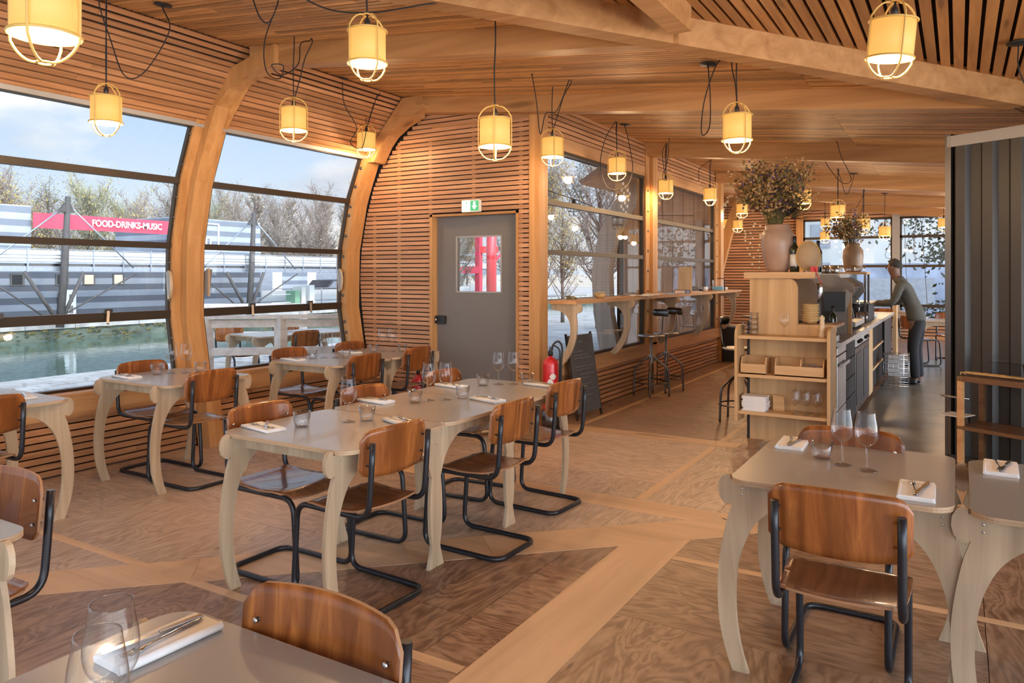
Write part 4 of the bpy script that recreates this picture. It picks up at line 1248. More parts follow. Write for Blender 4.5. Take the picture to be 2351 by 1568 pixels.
for s in (-1, 1):
    b.prism([(0, .001), (s*.05, .012), (s*.2, .004), (s*.2, .002), (s*.05, .008), (0, .0)], (-.12, .12), M['paper'], 'y')
b.build('pages', None, o)
o = thing('glasses_case', 'small dark folded spectacles on the ledge', 'spectacles', (-3.38, 8.28, LZ), R(20))
b = MB(); b.tube([(-.06, 0, .012), (-.03, .006, .014), (0, 0, .016), (.03, .006, .014), (.06, 0, .012)], .003, 6, M['black']); b.tube([(-.06, 0, .012), (-.05, .06, .004)], .002, 6, M['black']); b.build('frame', None, o)
o = thing('water_tank', 'clear dispenser box of pale blue liquid at the ledge end', 'dispenser', (-3.42, 12.4, LZ), R(10))
b = MB(); b.prism(rrect(-.09, .09, -.07, .07, .02, 3), (0, .17), M['glass'], 'z'); b.build('tank', None, o)
b = MB(); b.prism(rrect(-.082, .082, -.062, .062, .018, 3), (.004, .07), M['blue'], 'z'); b.build('liquid', None, o)
b = MB(); b.tube(fillet([(.10, 0, 0), (.10, 0, .20), (-.02, 0, .20)], .03), .006, 8, M['black']); b.build('frame', None, o)
for i, (y, h, m, lb) in enumerate(((11.75, .07, 'white', 'white cup on the ledge before the blue dispenser'), (12.05, .10, 'glass', 'plain glass jar on the ledge beside the blue dispenser'), (12.95, .05, 'white', 'tiny white candle cup at the very end of the ledge'), (11.5, .035, 'black', 'low black tin on the ledge beyond the booklets'))):
    b = MB(); b.lathe([(0, 0), (.028, 0), (.032, h), (.029, h), (.026, .005), (0, .004)], 16, m=M[m]); o = b.build(['cup', 'jar', 'candle_cup', 'tin'][i], loc=(-3.44, y, LZ)); tag(o, lb, 'cup' if i != 1 else 'jar')
b = MB(); rr = random.Random(5)
for i in range(14):
    a = rr.uniform(0, 6.28); b.tube([(rr.uniform(-.05, .05), rr.uniform(-.05, .05), .006+.004*i*.6), (rr.uniform(-.06, .06), rr.uniform(-.06, .06), .012+.002*i)], .005, 6, M['petal3'])
tag(b.build('dried_sprig', loc=(-3.46, 7.0, LZ)), 'small heap of dried sprigs at the post end of the window ledge', 'decoration', kind='stuff')
# picture board standing on the ledge behind the books
b = MB(); b.obox((0, 0, .19), (.10, .02, 0), (-.003, .012, 0), (0, .02, .19), M['ply']); tag(b.build('wood_board', loc=(-3.5, 10.9, LZ)), 'upright plywood board leaning at the second nook window', 'board')

# chalkboard -------------------------------------------------------
o = thing('chalkboard', 'tall dark chalkboard with faint handwriting leaning below the window ledge', 'board', (-3.42, 7.22, 0), R(-6))
b = MB(); b.obox((0, 0, .47), (0, .245, 0), (.010, 0, .0), (-.06, 0, .40), M['chalk']); b.build('board_panel', None, o)
b = MB()
for y in (-.245, .245): b.bar((.07, y, 0), (-.075, y, .89), .012, .026, M['gun'])
b.build('edge_frame', None, o)
b = MB(); rr = random.Random(8)
for k, (z, y0, y1) in enumerate(((.80, -.04, .04), (.70, -.17, .02), (.66, -.17, .10), (.63, -.17, .17), (.54, -.17, .20), (.51, -.17, .12), (.46, -.12, .19), (.42, -.1, .1), (.36, -.17, .13), (.30, -.14, .16), (.24, -.08, .12))):
    y = y0; P = []
    while y < y1:
        P.append((.0122-.15*(z-.47), y, z+rr.uniform(-.006, .006))); y += .009
    b.tube(P, .0013, 4, M['chalkline'])
b.build('chalk_lines', None, o)

# fire extinguishers ------------------------------------------------
def make_ext():
    o = thing('fire_extinguisher', '', 'fire extinguisher')
    b = MB(); b.lathe([(0, .0), (.07, .0), (.076, .012), (.076, .44), (.070, .475), (.045, .50), (.022, .512), (.022, .53)], 28, m=M['red']); b.build('cylinder', None, o)
    b = MB(); b.lathe([(.024, .525), (.026, .555), (.018, .575), (0, .58)], 16, m=M['black']); b.box(-.012, .012, -.075, .03, .575, .588, M['black']); b.box(-.011, .011, -.07, .02, .60, .61, M['black']); b.build('valve', None, o)
    b = MB(); b.tube(cat([(.01, .01, .56), (.03, .03, .63), (.08, .03, .66), (.115, .02, .60), (.105, .0, .45), (.10, 0, .2)], 6), .010, 8, M['black']); b.build('hose', None, o)
    b = MB()
    for a0, a1, z0, z1, m in ((-130, -60, .16, .31, 'label'), (-100, -45, .30, .36, 'label')):
        vs = []; n = 10
        for i in range(n+1):
            a = R(a0+(a1-a0)*i/n); h = math.sin(PI*i/n)
            vs += [(.0768*math.cos(a), .0768*math.sin(a), z0+(z1-z0)*(.5-.5*h)), (.0768*math.cos(a), .0768*math.sin(a), z0+(z1-z0)*(.5+.5*h))]
        b.add(vs, [(2*i, 2*i+2, 2*i+3, 2*i+1) for i in range(n)], M[m])
    b.build('label', None, o)
    return o
FE = Proto(make_ext)
FE.put((-3.40, 6.42, .20), R(30), 'red fire extinguisher with white flame label, raised beside the wooden corner post')
b = MB(); b.prism(rrect(-.11, .11, -.11, .11, .02, 3), (0, .02), M['gun'], 'z'); b.lathe([(.09, .02), (.09, .198), (.0, .199)], 20, m=M['gun'])
b.tube(fillet([(.11, -.05, .02), (.13, -.05, .80), (.05, -.05, .84)], .04), .008, 8, M['black'])
tag(b.build('extinguisher_stand', loc=(-3.40, 6.42, 0)), 'dark stand under the raised red fire extinguisher', 'stand')
FE.put((-4.97, 6.36, .0), R(-20), 'small red fire extinguisher on the floor behind the chair at the door wall', scale=.85)

# ------------------------------------------------------------------ the bar
t = thing('bar_counter', 'long bar counter with pine end panel, dark flank and steel worktop', 'counter', (-1.28, 10.2, 0))
b = MB(); b.box(-.40, -.375, -3.14, 3.25, 0, 1.08, M['black']); b.build('flank', None, t)
P = [(-.375, 0), (.36, 0), (.36, 1.065), (.045, 1.065)]+[(.045, 1.37)]+arc(-.045, 1.39, .09, 0, 90, 6)+[(-.375, 1.48)]
b = MB(); b.prism(P, (-3.14, -3.115), M['pine'], 'y'); b.build('end_panel', None, t)
b = MB(); b.prism([(p[0], p[1]) for p in P if p[1] >= .9] + [(-.375, .9)], (-2.45, -2.425), M['chalk'], 'y')
t_p = [(-.375, .9), (.10, .9), (.10, 1.36)]+arc(.01, 1.38, .09, 0, 90, 6)+[(-.375, 1.47)]
b = MB(); b.prism(t_p, (-2.45, -2.425), M['ceramic2'], 'y'); b.build('inner_upright', None, t)
b = MB(); b.prism([(-.42, -3.18), (.195, -3.18), (.195, -2.9), (.12, -2.40), (-.42, -2.40)], (1.48, 1.535), M['pinex'], 'z'); b.build('top_board', None, t)
b = MB(); b.box(-.375, .35, -3.10, -2.45, 1.035, 1.06, M['pinex']); b.build('inner_shelf', None, t)
b = MB(); b.box(-.375, .40, -3.10, 3.22, .872, .912, M['steeld']); b.build('worktop', None, t)
b = MB(); b.box(-.375, .33, -3.11, 3.2, .05, .872, M['dark']); b.build('carcass', None, t)
b = MB(); b.box(.17, .32, -2.0, -1.975, .912, 1.33, M['trimgrey']); b.build('splash_panel', None, t)
b = MB(); b.box(.325, .36, -2.01, -1.965, .912, 1.33, M['pine']); b.build('splash_post', None, t)
def front(y0, y1, z0, z1, m, nm, extra=None):
    b = MB(); b.box(.33, .362, y0-10.2+.004, y1-10.2-.004, z0, z1, M[m]); o = b.build(nm, None, t, bevel=.004)
    return o
fd = front(7.15, 7.75, .30, .78, 'steeld', 'dishwasher_door'); b = MB(); b.bar((.39, 7.18-10.2, .70), (.39, 7.72-10.2, .70), .02, .03, M['steeld']); b.build('handle', None, fd)
front(7.15, 7.75, .79, .86, 'steeld', 'dishwasher_panel'); front(7.15, 7.75, .05, .29, 'steeld', 'dishwasher_base')
for z0, z1 in ((.05, .30), (.31, .49), (.50, .68), (.69, .86)): front(7.78, 8.45, z0, z1, 'chalk', 'drawer')
for y0, y1 in ((8.5, 9.15), (9.18, 9.85)):
    q = front(y0, y1, .06, .74, 'gun', 'fridge_door'); b = MB(); b.box(.362, .366, y0-10.2+.08, y1-10.2-.08, .14, .68, M['black']); b.build('door_window', None, q)
    p = front(y0, y1, .75, .86, 'steeld', 'control_panel')
    for k in range(3):
        b = MB(); b.lathe([(.018, .362), (.016, .39), (0, .39)], 12, (0, y0-10.2+.2+k*.12, .80), M['black'], ax='x'); b.build('knob', None, p)
front(9.9, 10.25, .05, .86, 'pine', 'wood_panel'); front(10.28, 10.35, .05, .86, 'pine', 'wood_upright')
for z in (.30, .55): front(10.38, 11.9, z, z+.025, 'pinex', 'open_shelf')
front(12.1, 13.4, .05, .86, 'black', 'dark_panel')

# hanging shelf unit on the bar end -----------------------------------
t2 = thing('shelf_unit', 'pine wall shelf with rounded sides fixed on the end of the bar', 'shelf', (-1.33, 6.93, 0))
for x in (-.40, .375):
    z1 = 1.055
    P = [(.13, .19), (.13, z1), (.04, z1)]+arc(-.03, z1-.10, .10, 90, 180, 7)+[(-.13, .19)]
    b = MB(); b.prism(P, (x, x+.026), M['pine'], 'x'); b.build('side_board', None, t2)
for z in (.938, .595, .262):
    b = MB(); b.box(-.374, .375, -.115, .128, z, z+.028, M['pinex']); b.build('shelf_board', None, t2)
def tray(x0, x1, div, lb):
    o = thing('cutlery_tray', lb, 'tray', (-1.33, 6.93, .623), 0, 'open wooden trays on the shelf unit')
    b = MB(); b.box(x0, x1, -.095, -.083, 0, .09, M['pinex']); b.box(x0, x1, .10, .112, 0, .15, M['pinex']); b.box(x0, x1, -.095, .11, 0, .01, M['pinex']); b.build('tray_body', None, o)
    for x in [x0, x1-.01]+([div] if div else []):
        b = MB(); b.prism([(-.083, .01), (.10, .01), (.10, .15), (-.05, .15), (-.083, .09)], (x, x+.01), M['pinex'], 'x'); b.build('divider', None, o)
    return o
tray(-.355, -.135, None, 'single empty wooden tray in the middle shelf'); tray(-.06, .345, .15, 'divided wooden tray holding loose cutlery in the middle shelf')
rr = random.Random(2); 
for i in range(9):
    b = MB(); x = -1.33+.175+.155*rr.random(); y = 6.93+rr.uniform(-.05, .03); a = rr.uniform(-.6, .6)
    b.bar((x-.03, y-.01, .70+i*.003), (x+.04, y+.04*a, .715+i*.003), .008, .003, M['gun']); tag(b.build('teaspoon'), 'small dark spoon in the loose pile of the divided tray', 'spoon', 'spoons in the divided tray')
for i in range(14):
    b = MB(); w = .105+rr.uniform(-.006, .006); p = rrect(-w, w, -.08, .08, .012, 3); b.prism(p, (0, .0092), M['napkin'], 'z')
    o = b.build('napkin', loc=(-1.575+rr.uniform(-.006, .006), 6.93+rr.uniform(-.005, .005), .2905+i*.0094), rz=rr.uniform(-.05, .05)); tag(o, 'flat white napkin in the tall stack on the bottom shelf', 'napkin', 'napkins stacked on the bottom shelf')
b = MB(); b.prism([(-.05, 0), (.05, 0), (.045, .13), (-.05, .14)], (-.01, .01), M['pinex'], 'y'); tag(b.build('wood_block', loc=(-1.385, 7.0, .2905)), 'upright offcut of pine beside the napkin stack', 'block')
k = 0
for i in range(3):
    for j in range(3):
        WG.put((-1.225+i*.088, 6.875+j*.075, .2905), i, 'wine glass in the crowded block on the bottom shelf', 'wine glasses on the bottom shelf of the bar end', scale=.86)
WG.put((-1.325, 6.92, .966), 1, 'lone wine glass standing on the top shelf of the bar end', scale=.9)
for i, (dx, dy, z) in enumerate(((0, 0, 0), (.0, .0, .045), (.0, .0, .09), (.0, .0, .135), (-.07, .03, 0), (-.07, .03, .045))):
    TU.put((-1.585+dx, 6.93+dy, .966+z), 0, 'tumbler in the nested stack on the top shelf of the bar end', 'nested tumblers on the top shelf', scale=.9)
b = MB(); b.lathe([(0, 0), (.026, 0), (.026, .03), (.019, .05), (.026, .07), (.018, .11), (.021, .135), (.016, .145), (.022, .165), (.020, .18), (.009, .187), (.009, .193), (0, .197)], 20, m=M['petal4'])
tag(b.build('pepper_mill', loc=(-1.01, 6.92, .966)), 'turned pale wooden pepper mill at the end of the top shelf', 'pepper mill')

# things on the high board and inside the niche ------------------------
HZ = 1.535
o = thing('flower_vase', 'big pinkish glazed stoneware vase on the high board of the bar', 'vase', (-1.455, 7.30, HZ))
b = MB(); b.lathe([(0, 0), (.085, 0), (.10, .03), (.135, .14), (.150, .26), (.145, .35), (.125, .39), (.112, .405), (.112, .44), (.105, .445), (.10, .44), (.10, .40), (.05, .38)], 36, m=M['ceramic']); b.build('body', None, o)
def bouquet(name, label, loc, h, w, seed, n=170, trails=True, teasel=True):
    o = thing(name, label, 'flowers', loc)
    rr = random.Random(seed)
    st = MB(); tips = []
    for i in range(n//3):
        a = rr.uniform(0, 6.28); q = rr.uniform(.1, 1)**.7; L = h*rr.uniform(.45, 1)
        e = Vector((math.cos(a)*q*w-w*.12, math.sin(a)*q*w*.7, L)); m_ = Vector((e.x*.35, e.y*.35, L*.55))
        P = cat([Vector((math.cos(a)*.03, math.sin(a)*.03, -.12)), m_, e], 4); st.tube(P, .0022, 4, M['petal3'], cap=False); tips.append((P, e))
    st.build('stems', None, o)['kind'] = 'stuff'
    def cluster(mats, cnt, rad, sz, nm):
        b = MB()
        for i in range(cnt):
            P, e = rr.choice(tips); c = P[rr.randrange(len(P)//2, len(P))]+Vector([rr.gauss(0, rad) for _ in range(3)])
            m = rr.choice(mats)
            for k in range(4):
                d = Vector([rr.uniform(-1, 1) for _ in range(3)]).normalized(); s = sz*rr.uniform(.6, 1.3)
                u = d.orthogonal().normalized()*s*.45
                p = c+Vector([rr.uniform(-1, 1)*sz for _ in range(3)])
                b.add([p, p+d*s*.5+u, p+d*s, p+d*s*.5-u], [(0, 1, 2, 3)], M[m])
        b.build(nm, None, o, recalc=False)['kind'] = 'stuff'
    cluster(['petal1', 'petal3', 'petal1'], n, .035*h/.5, .035, 'dry_leaves')
    cluster(['petal2'], n//3, .03, .03, 'purple_blossoms')
    cluster(['petal4', 'petal1'], n//3, .03, .022, 'tan_blossoms')
    if teasel:
        for a, zz, xx in ((.75, .30, .20), (.45, .20, .24), (1.05, .24, .14)):
            b = MB(); d = Vector((math.cos(a), -.1, math.sin(a))); c = Vector((xx*.6, -.02, zz*.35))
            for i in range(46):
                e = (d+Vector([rr.gauss(0, .33) for _ in range(3)])).normalized(); b.tube([c, c+e*rr.uniform(.12, .25)], [.0022, .0006], 4, M['dark'] if i % 3 else M['petal3'], cap=False)
            b.build('spiky_head', None, o)['kind'] = 'stuff'
    if trails:
        for k, (x, z) in enumerate(((-.19, -.40), (-.13, -.44), (-.24, -.2))):
            P = cat([Vector((-.06, -.06, .03)), Vector((x*.8, -.10, .06)), Vector((x, -.12, z*.4)), Vector((x+.01, -.12, z))], 5)
            b = MB(); b.tube(P, .0012, 4, M['petal3'])
            for p in P[6:]:
                if rr.random() < .75:
                    c = p+Vector([rr.gauss(0, .01) for _ in range(3)])
                    b.lathe([(0, -.012), (.010, -.004), (.012, .004), (0, .012)], 7, tuple(c), M['petal4'])
            b.build('trailing_blossom', None, o)['kind'] = 'stuff'
        P = cat([Vector((-.05, 0, .25)), Vector((-.25, .0, .24)), Vector((-.42, .02, .30)), Vector((-.50, .03, .20))], 5); b = MB(); b.tube(P, .002, 4, M['petal3'])
        for p in P[5:]:
            for q in range(4):
                d = Vector([rr.uniform(-1, 1) for _ in range(3)]).normalized()*.03; u = d.orthogonal().normalized()*.012; b.add([p, p+d*.5+u, p+d, p+d*.5-u], [(0,1,2,3)], M['petal4'])
        b.build('arching_spray', None, o)['kind'] = 'stuff'
    return o
bouquet('dried_bouquet', 'large bouquet of dried brown and purple flowers with spiky teasels in the big vase', (-1.475, 7.30, HZ+.43), .56, .37, 4, 640)
def make_bottle():
    o = thing('wine_bottle', '', 'bottle')
    b = MB(); b.lathe([(0, 0), (.036, 0), (.038, .006), (.038, .18), (.034, .205), (.018, .235), (.0145, .25), (.0145, .275)], 24, m=M['wine']); b.build('body', None, o)
    b = MB(); b.lathe([(.0150, .25), (.0158, .252), (.0158, .305), (0, .306)], 16, m=M['black']); b.build('capsule', None, o)
    b = MB(); b.lathe([(.0384, .05), (.0384, .15)], 24, m=M['label']); b.build('label', None, o)
    return o
WB = Proto(make_bottle)
WB.put((-1.29, 7.22, HZ), 0, 'dark wine bottle with white label standing between vase and round box', scale=1.08)
WB.put((-1.16, 7.70, HZ), 0, 'wine bottle behind the round box, only its neck showing', scale=1.0)
o = thing('round_box', 'round brown bentwood box standing on its edge on the high board', 'box', (-1.175, 7.25, HZ+.145))
b = MB(); b.lathe([(.0, -.07), (.128, -.07), (.132, -.06), (.132, .06), (0, .06)], 36, m=M['wicker'], ax='y', sy=1.); b.build('drum', None, o, ); b = MB(); b.lathe([(0, -.0765), (.112, -.0765), (.116, -.07)], 36, m=M['cork'], ax='y'); b.build('lid', None, o)
o.rotation_euler = (0, 0, R(8)); o.scale = (.80, 1, 1.08)
b = MB(); b.box(-.03, .03, -.012, .012, 0, .05, M['red']); b.tube([(0, -.012, .04), (.03, -.03, -.03), (.07, -.04, -.10)], .004, 6, M['red']); tag(b.build('bottle_opener', loc=(-1.105, 7.12, HZ)), 'red corkscrew hanging over the edge of the high board', 'corkscrew')
for i in range(7):
    b = MB(); b.lathe([(0, 0), (.052, 0), (.085, .045), (.080, .045), (.048, .006), (0, .006)], 20, m=M['wicker']); o = b.build('bread_basket', loc=(-1.17+.004*(i % 2), 7.30, 1.0625+.0225*i)); tag(o, 'small wicker bread basket in the nested stack in the bar niche', 'basket', 'bread baskets in the bar niche')
b = MB(); b.lathe([(0, 0), (.15, 0), (.155, .008), (0, .012)], 30, m=M['black']); tag(b.build('serving_plate', loc=(-1.20, 7.55, 1.0625)), 'black round serving plate beside the bread baskets', 'plate')

# espresso corner -----------------------------------------------------
CZ = .912
o = thing('espresso_machine', 'large steel and black espresso machine on the bar worktop', 'coffee machine', (-1.22, 9.35, CZ))
P = [(-.28, .04), (.10, .04), (.10, .12), (.02, .16), (.02, .34), (.20, .40), (.22, .46), (.10, .56), (-.28, .56)]
b = MB(); b.prism(P, (-.48, .48), M['gun'], 'y'); b.build('body', None, o, bevel=.012)
for y in (-.5, .48):
    b = MB(); b.prism([(-.30, .02), (.16, .02), (.12, .22), (.26, .40), (.24, .50), (.06, .60), (-.30, .60)], (y, y+.022), M['trimgrey'], 'y'); b.build('side_panel', None, o)
b = MB(); b.box(.02, .26, -.46, .46, .03, .075, M['steeld']); b.build('drip_tray', None, o)
for y in (-.26, .0, .26):
    b = MB(); b.lathe([(.035, .30), (.035, .26), (.03, .24), (0, .24)], 18, (.11, y, 0), M['steel']); b.tube([(.11, y, .255), (.26, y, .235)], .012, 8, M['black']); b.build('group_head', None, o)
b = MB(); b.box(-.24, .10, -.44, .44, .565, .61, M['steeld']); b.build('cup_rail', None, o)
for y in (-.43, .43):
    b = MB(); b.tube(cat([(.12, y, .36), (.20, y, .30), (.2, y, .14)], 4), .006, 8, M['steel']); b.build('steam_wand', None, o)
o = thing('coffee_grinder', 'dark coffee grinder with steel bowl standing behind the card screen', 'grinder', (-1.36, 8.55, CZ))
b = MB(); b.prism(rrect(-.09, .09, -.11, .11, .03, 4), (0, .30), M['black'], 'z'); b.build('body', None, o)
b = MB(); b.lathe([(.05, .30), (.10, .34), (.125, .42), (.125, .50), (.11, .51), (0, .51)], 24, m=M['steel']); b.build('hopper', None, o)
o = thing('till_screen', 'black angled till screen on a stand at the start of the worktop', 'till', (-1.10, 8.30, CZ), R(10))
b = MB(); b.prism([(-.04, .0), (.10, .0), (.10, .02), (.03, .05), (.03, .22), (-.02, .22)], (-.06, .06), M['black'], 'y'); b.build('stand', None, o)
b = MB(); b.obox((.0, 0, .33), (.10, 0, .0), (0, .16, 0), (.0, 0, .10), M['black']); b.obox((.11, 0, .33), (.02, 0, -.03), (0, .15, 0), (.03, 0, .09), M['trimgrey']); b.build('screen', None, o)
t3 = thing('glass_rack', 'wooden board above the espresso machine carrying upturned glasses and the smaller jar', 'shelf', (-1.22, 10.35, 0))
b = MB(); b.box(-.25, .25, -.2, .25, 1.515, 1.545, M['pinex']); b.build('board', None, t3)
for x in (-.23, .23):
    for y in (-.18, .23):
        b = MB(); b.box(x-.012, x+.012, y-.012, y+.012, CZ, 1.515, M['gun']); b.build('post', None, t3)
o = thing('flower_jar', 'smaller brown stoneware jar behind the upturned glasses', 'jar', (-1.16, 10.48, 1.545))
b = MB(); b.lathe([(0, 0), (.09, 0), (.11, .05), (.125, .20), (.12, .28), (.085, .33), (.08, .37), (.07, .37), (.06, .33)], 28, m=M['ceramic2']); b.build('body', None, o)
bouquet('dried_bouquet', 'bouquet of dried olive leaves and purple sprigs in the smaller jar', (-1.20, 10.48, 1.545+.34), .40, .27, 9, 240, False, False)
for i in range(5):
    for j in range(2):
        TU.put((-1.42+i*.095, 10.20+j*.095, 1.545), 0, 'clear glass in the double row in front of the smaller jar', 'glasses on the board above the espresso machine', scale=1.05)
for i, (x, y, lb) in enumerate(((-1.42, 8.05, 'dark bottle at the back of the bar, foremost of the three small ones'), (-1.46, 8.75, 'dark bottle at the back of the bar behind the grinder bowl'), (-1.38, 7.9, 'short dark bottle beside the foremost back-bar bottle'))):
    WB.put((x, y, CZ+(.35 if i != 1 else .45)*0+.0), 0, lb, scale=1.4 if i == 0 else 1.55 if i == 1 else 1.1)
WB.put((-1.02, 7.62, CZ), 0, 'brown oil bottle with white label at the near end of the steel worktop', scale=1.0)
b = MB(); b.box(-.05, .05, -.07, .07, 0, .05, M['white']); b.box(-.035, .035, -.05, .05, .05, .053, M['black']); tag(b.build('label_box', loc=(-.98, 7.30, CZ), bevel=.004), 'small white box with black window on the worktop corner', 'box')
def make_mug():
    o = thing('glass_mug', '', 'mug')
    b = MB(); b.lathe([(0, 0), (.045, 0), (.045, .14), (.042, .14), (.04, .01), (0, .01)], 20, m=M['glass']); b.build('body', None, o)
    b = MB(); b.tube(arcs([(-.045, 0, .12), (-.09, 0, .10), (-.09, 0, .05), (-.045, 0, .03)]), .006, 8, M['glass']); b.build('handle', None, o)
    return o
def arcs(p): return cat([Vector(q) for q in p], 4)
MG = Proto(make_mug)
MG.put((-1.02, 9.95, CZ), R(30), 'clear glass jug with handle on the worktop before the black drawer box'); MG.put((-1.00, 10.15, CZ), R(80), 'clear glass mug tucked beside the handled jug')
o = thing('knock_box', 'black drawer box with steel lid on the worktop beside the person', 'box', (-1.12, 10.9, CZ))
b = MB(); b.box(-.20, .14, -.35, .35, 0, .22, M['black']); b.build('body', None, o, bevel=.01)
b = MB(); b.prism([(-.20, .222), (.14, .222), (.16, .235), (.14, .25), (-.20, .25)], (-.36, .36), M['steeld'], 'y'); b.build('lid', None, o)
for i in range(6):
    b = MB(); b.lathe([(0, 0), (.026, 0), (.036, .055), (.033, .055), (.024, .006), (0, .006)], 16, m=M['white']); o = b.build('espresso_cup', loc=(-1.10+.08*(i % 2), 11.55+.09*(i//2), CZ)); tag(o, 'small white cup on the worktop in front of the person', 'cup', 'cups on the worktop by the person')
for i in range(5):
    b = MB(); b.lathe([(0, .0), (.03, 0), (.04, .07), (.036, .07), (.028, .006), (0, .006)], 16, m=M['steeld']); o = b.build('metal_cup', loc=(-1.30+.10*(i % 2), 9.05+.14*(i//2), CZ+.61)); tag(o, 'metal cup upside on top of the espresso machine', 'cup', 'cups on top of the espresso machine')

# crate of bottles on the floor, crumpled paper, wooden divider ---------
o = thing('wire_crate', 'tall wire crate on the floor at the person\'s feet', 'crate', (-.72, 11.35, 0))
b = MB()
for i in range(8):
    z = .02+.06*i
    b.tube([(-.15, -.12, z), (.15, -.12, z), (.15, .12, z), (-.15, .12, z)], .0035, 5, M['steeld'], closed=True)
b.build('wire_hoops', None, o)
for i in range(6):
    for y in (-.12, .12):
        b = MB(); b.tube([(-.15+.06*i, y, .0), (-.15+.06*i, y, .46)], .003, 5, M['steeld']); b.build('wire_upright', None, o)
b = MB(); b.box(-.15, .15, -.12, .12, .002, .012, M['steeld']); b.build('base', None, o)
b = MB(); b.box(-.09, .09, -.08, .08, .15, .42, M['paper']); tag(b.build('paper_bundle', loc=(-.72, 11.35, 0)), 'white bundle inside the tall wire crate', 'paper')
b = MB(); rr = random.Random(7); vs = []
n = 9
for i in range(n):
    for j in range(n):
        x = -.2+.4*i/(n-1); y = -.22+.44*j/(n-1); q = max(0, 1-(x*x+y*y)/.06)
        vs.append((x+rr.uniform(-.02, .02), y+rr.uniform(-.02, .02), .006+.13*q*rr.uniform(.4, 1)))
b.add(vs, [(i*n+j, i*n+j+1, i*n+n+j+1, i*n+n+j) for i in range(n-1) for j in range(n-1)], M['paper']); tag(b.build('crumpled_paper', loc=(-.66, 7.55, 0)), 'crumpled grey-white paper on the floor at the foot of the bar', 'paper')
t = thing('tall_divider', 'narrow pine divider panel standing past the end of the worktop', 'panel', (-.86, 13.75, 0))
b = MB(); b.box(-.05, .0, -.2, .2, .1, 1.05, M['pine']); b.build('panel', None, t)
for y in (-.17, .15):
    b = MB(); b.box(-.04, -.01, y, y+.02, 0, .1, M['gun']); b.build('foot', None, t)

# ------------------------------------------------------------------ container and its shelf
CP = Vector((-.07, 6.73, 0)); CD = Vector((.885, -.466, 0)); CN = Vector((-.466, -.885, 0))
o = thing('shipping_container', 'dark grey corrugated steel container wall standing in the room', 'container', tuple(CP))
o.rotation_euler = (0, 0, math.atan2(CD.y, CD.x))
def corr(L, z0, z1):
    pts = []; x = .03; on = True; dpt = .034
    pts.append((.03, 0))
    while x < L-.15:
        pts += [(x, dpt), (x+.028, 0), (x+.098, 0), (x+.126, dpt)] if on else []
        x += .196
    pts.append((L, 0))
    return pts
b = MB(); P = corr(3.4, 0, 0); vs = []
for x, y in P: vs += [(x, y, .0), (x, y, 2.50)]
b.add(vs, [(2*i, 2*i+2, 2*i+3, 2*i+1) for i in range(len(P)-1)], M['contain']); b.box(0, 3.4, .05, .08, 0, 2.5, M['contain']); b.build('corrugated_side', None, o)
b = MB(); b.box(-.0, 3.4, -.012, .06, 2.50, 2.585, M['trimgrey']); b.build('top_rail', None, o)
b = MB(); b.box(-.015, .03, -.012, .06, 0, 2.6, M['gun']); b.build('corner_post', None, o)
b = MB(); b.box(0, 3.4, -.012, .05, 0, .12, M['contain']); b.build('bottom_rail', None, o)
b = MB(); b.box(-.0, .04, .06, 2.4, 0, 2.5, M['contain']); b.build('end_wall', None, o)
b = MB(); b.box(0, 3.4, .02, 2.4, 2.56, 2.58, M['contain']); b.build('roof', None, o)
so_ = CP+CD*.27+CN*.05
t4 = thing('side_shelf', 'dark-stained wooden shelf unit with brass rail in front of the container', 'shelf', tuple(so_))
t4.rotation_euler = o.rotation_euler
M['dstain'] = wood('dark_stained', (.10, .045, .02), (.22, .11, .05), 'x', .8, .35)
for z, h in ((.745, .04), (.40, .025), (.08, .025)):
    b = MB(); b.box(0, 1.8, -.33, -.0, z, z+h, M['dstain']); b.build('shelf_board', None, t4)
for x in (0, 1.76):
    for y in (-.33, -.035):
        b = MB(); b.box(x, x+.035, y, y+.035, 0, .785, M['sill'] if x == 0 and y < -.1 else M['dstain']); b.build('post', None, t4)
for y in (-.32, -.26):
    b = MB(); b.tube([(.02, y, .79), (.02, y, .81+.0), (1.78, y, .81), (1.78, y, .79)], .005, 8, M['wicker']); b.build('brass_rail', None, t4)
b = MB(); b.tube(fillet([(0, -.28, .62), (-.16, -.26, .62), (-.16, -.18, .60), (0, -.16, .60)], .03), .006, 8, M['steel']); b.build('towel_rail', None, t4)
b = MB(); b.prism([(0, .47), (-.17, .47), (-.17, .476), (0, .476)], (-.26, -.08), M['paper'], 'y'); b.prism([(0, .40), (-.12, .468), (0, .468)], (-.18, -.15), M['gun'], 'y'); b.build('side_flap', None, t4)
b = MB(); b.box(.04, 1.76, -.32, -.05, .107, .125, M['galv']); b.build('reflection_panel', None, t4)  # added pale panel imitates a bright reflection along the bottom ledge
for i, (u, v, lb) in enumerate(((.42, -.17, 'upturned clear glass on the container shelf, closer to the shelf corner'), (.50, -.20, 'upturned clear glass on the container shelf, closer to the picture edge'))):
    p = CP+CD*(.27+u)+CN*(.05-v); TU.put((p.x, p.y, .785), 0, lb, scale=1.35)
for i in range(3):
    p = CP+CD*(.27+.36+.10*i)+CN*(.05+.28); b = MB(); b.box(-.05, .05, -.006, .006, 0, .004, M['steel']); tag(b.build('small_knife', loc=(p.x, p.y, .815), rz=R(-28+10*i)), 'small bright knife lying across the brass rail', 'knife', 'knives on the container shelf')
p = CP+CD*.55+CN*.18; o = thing('lid_tray', 'clear flat cover resting on the upturned glasses of the container shelf', 'tray', (p.x+.03, p.y, .785+.108), R(-28)); b = MB(); b.prism(rrect(-.2, .2, -.09, .09, .03, 4), (0, .004), M['glass'], 'z'); b.build('cover', None, o)

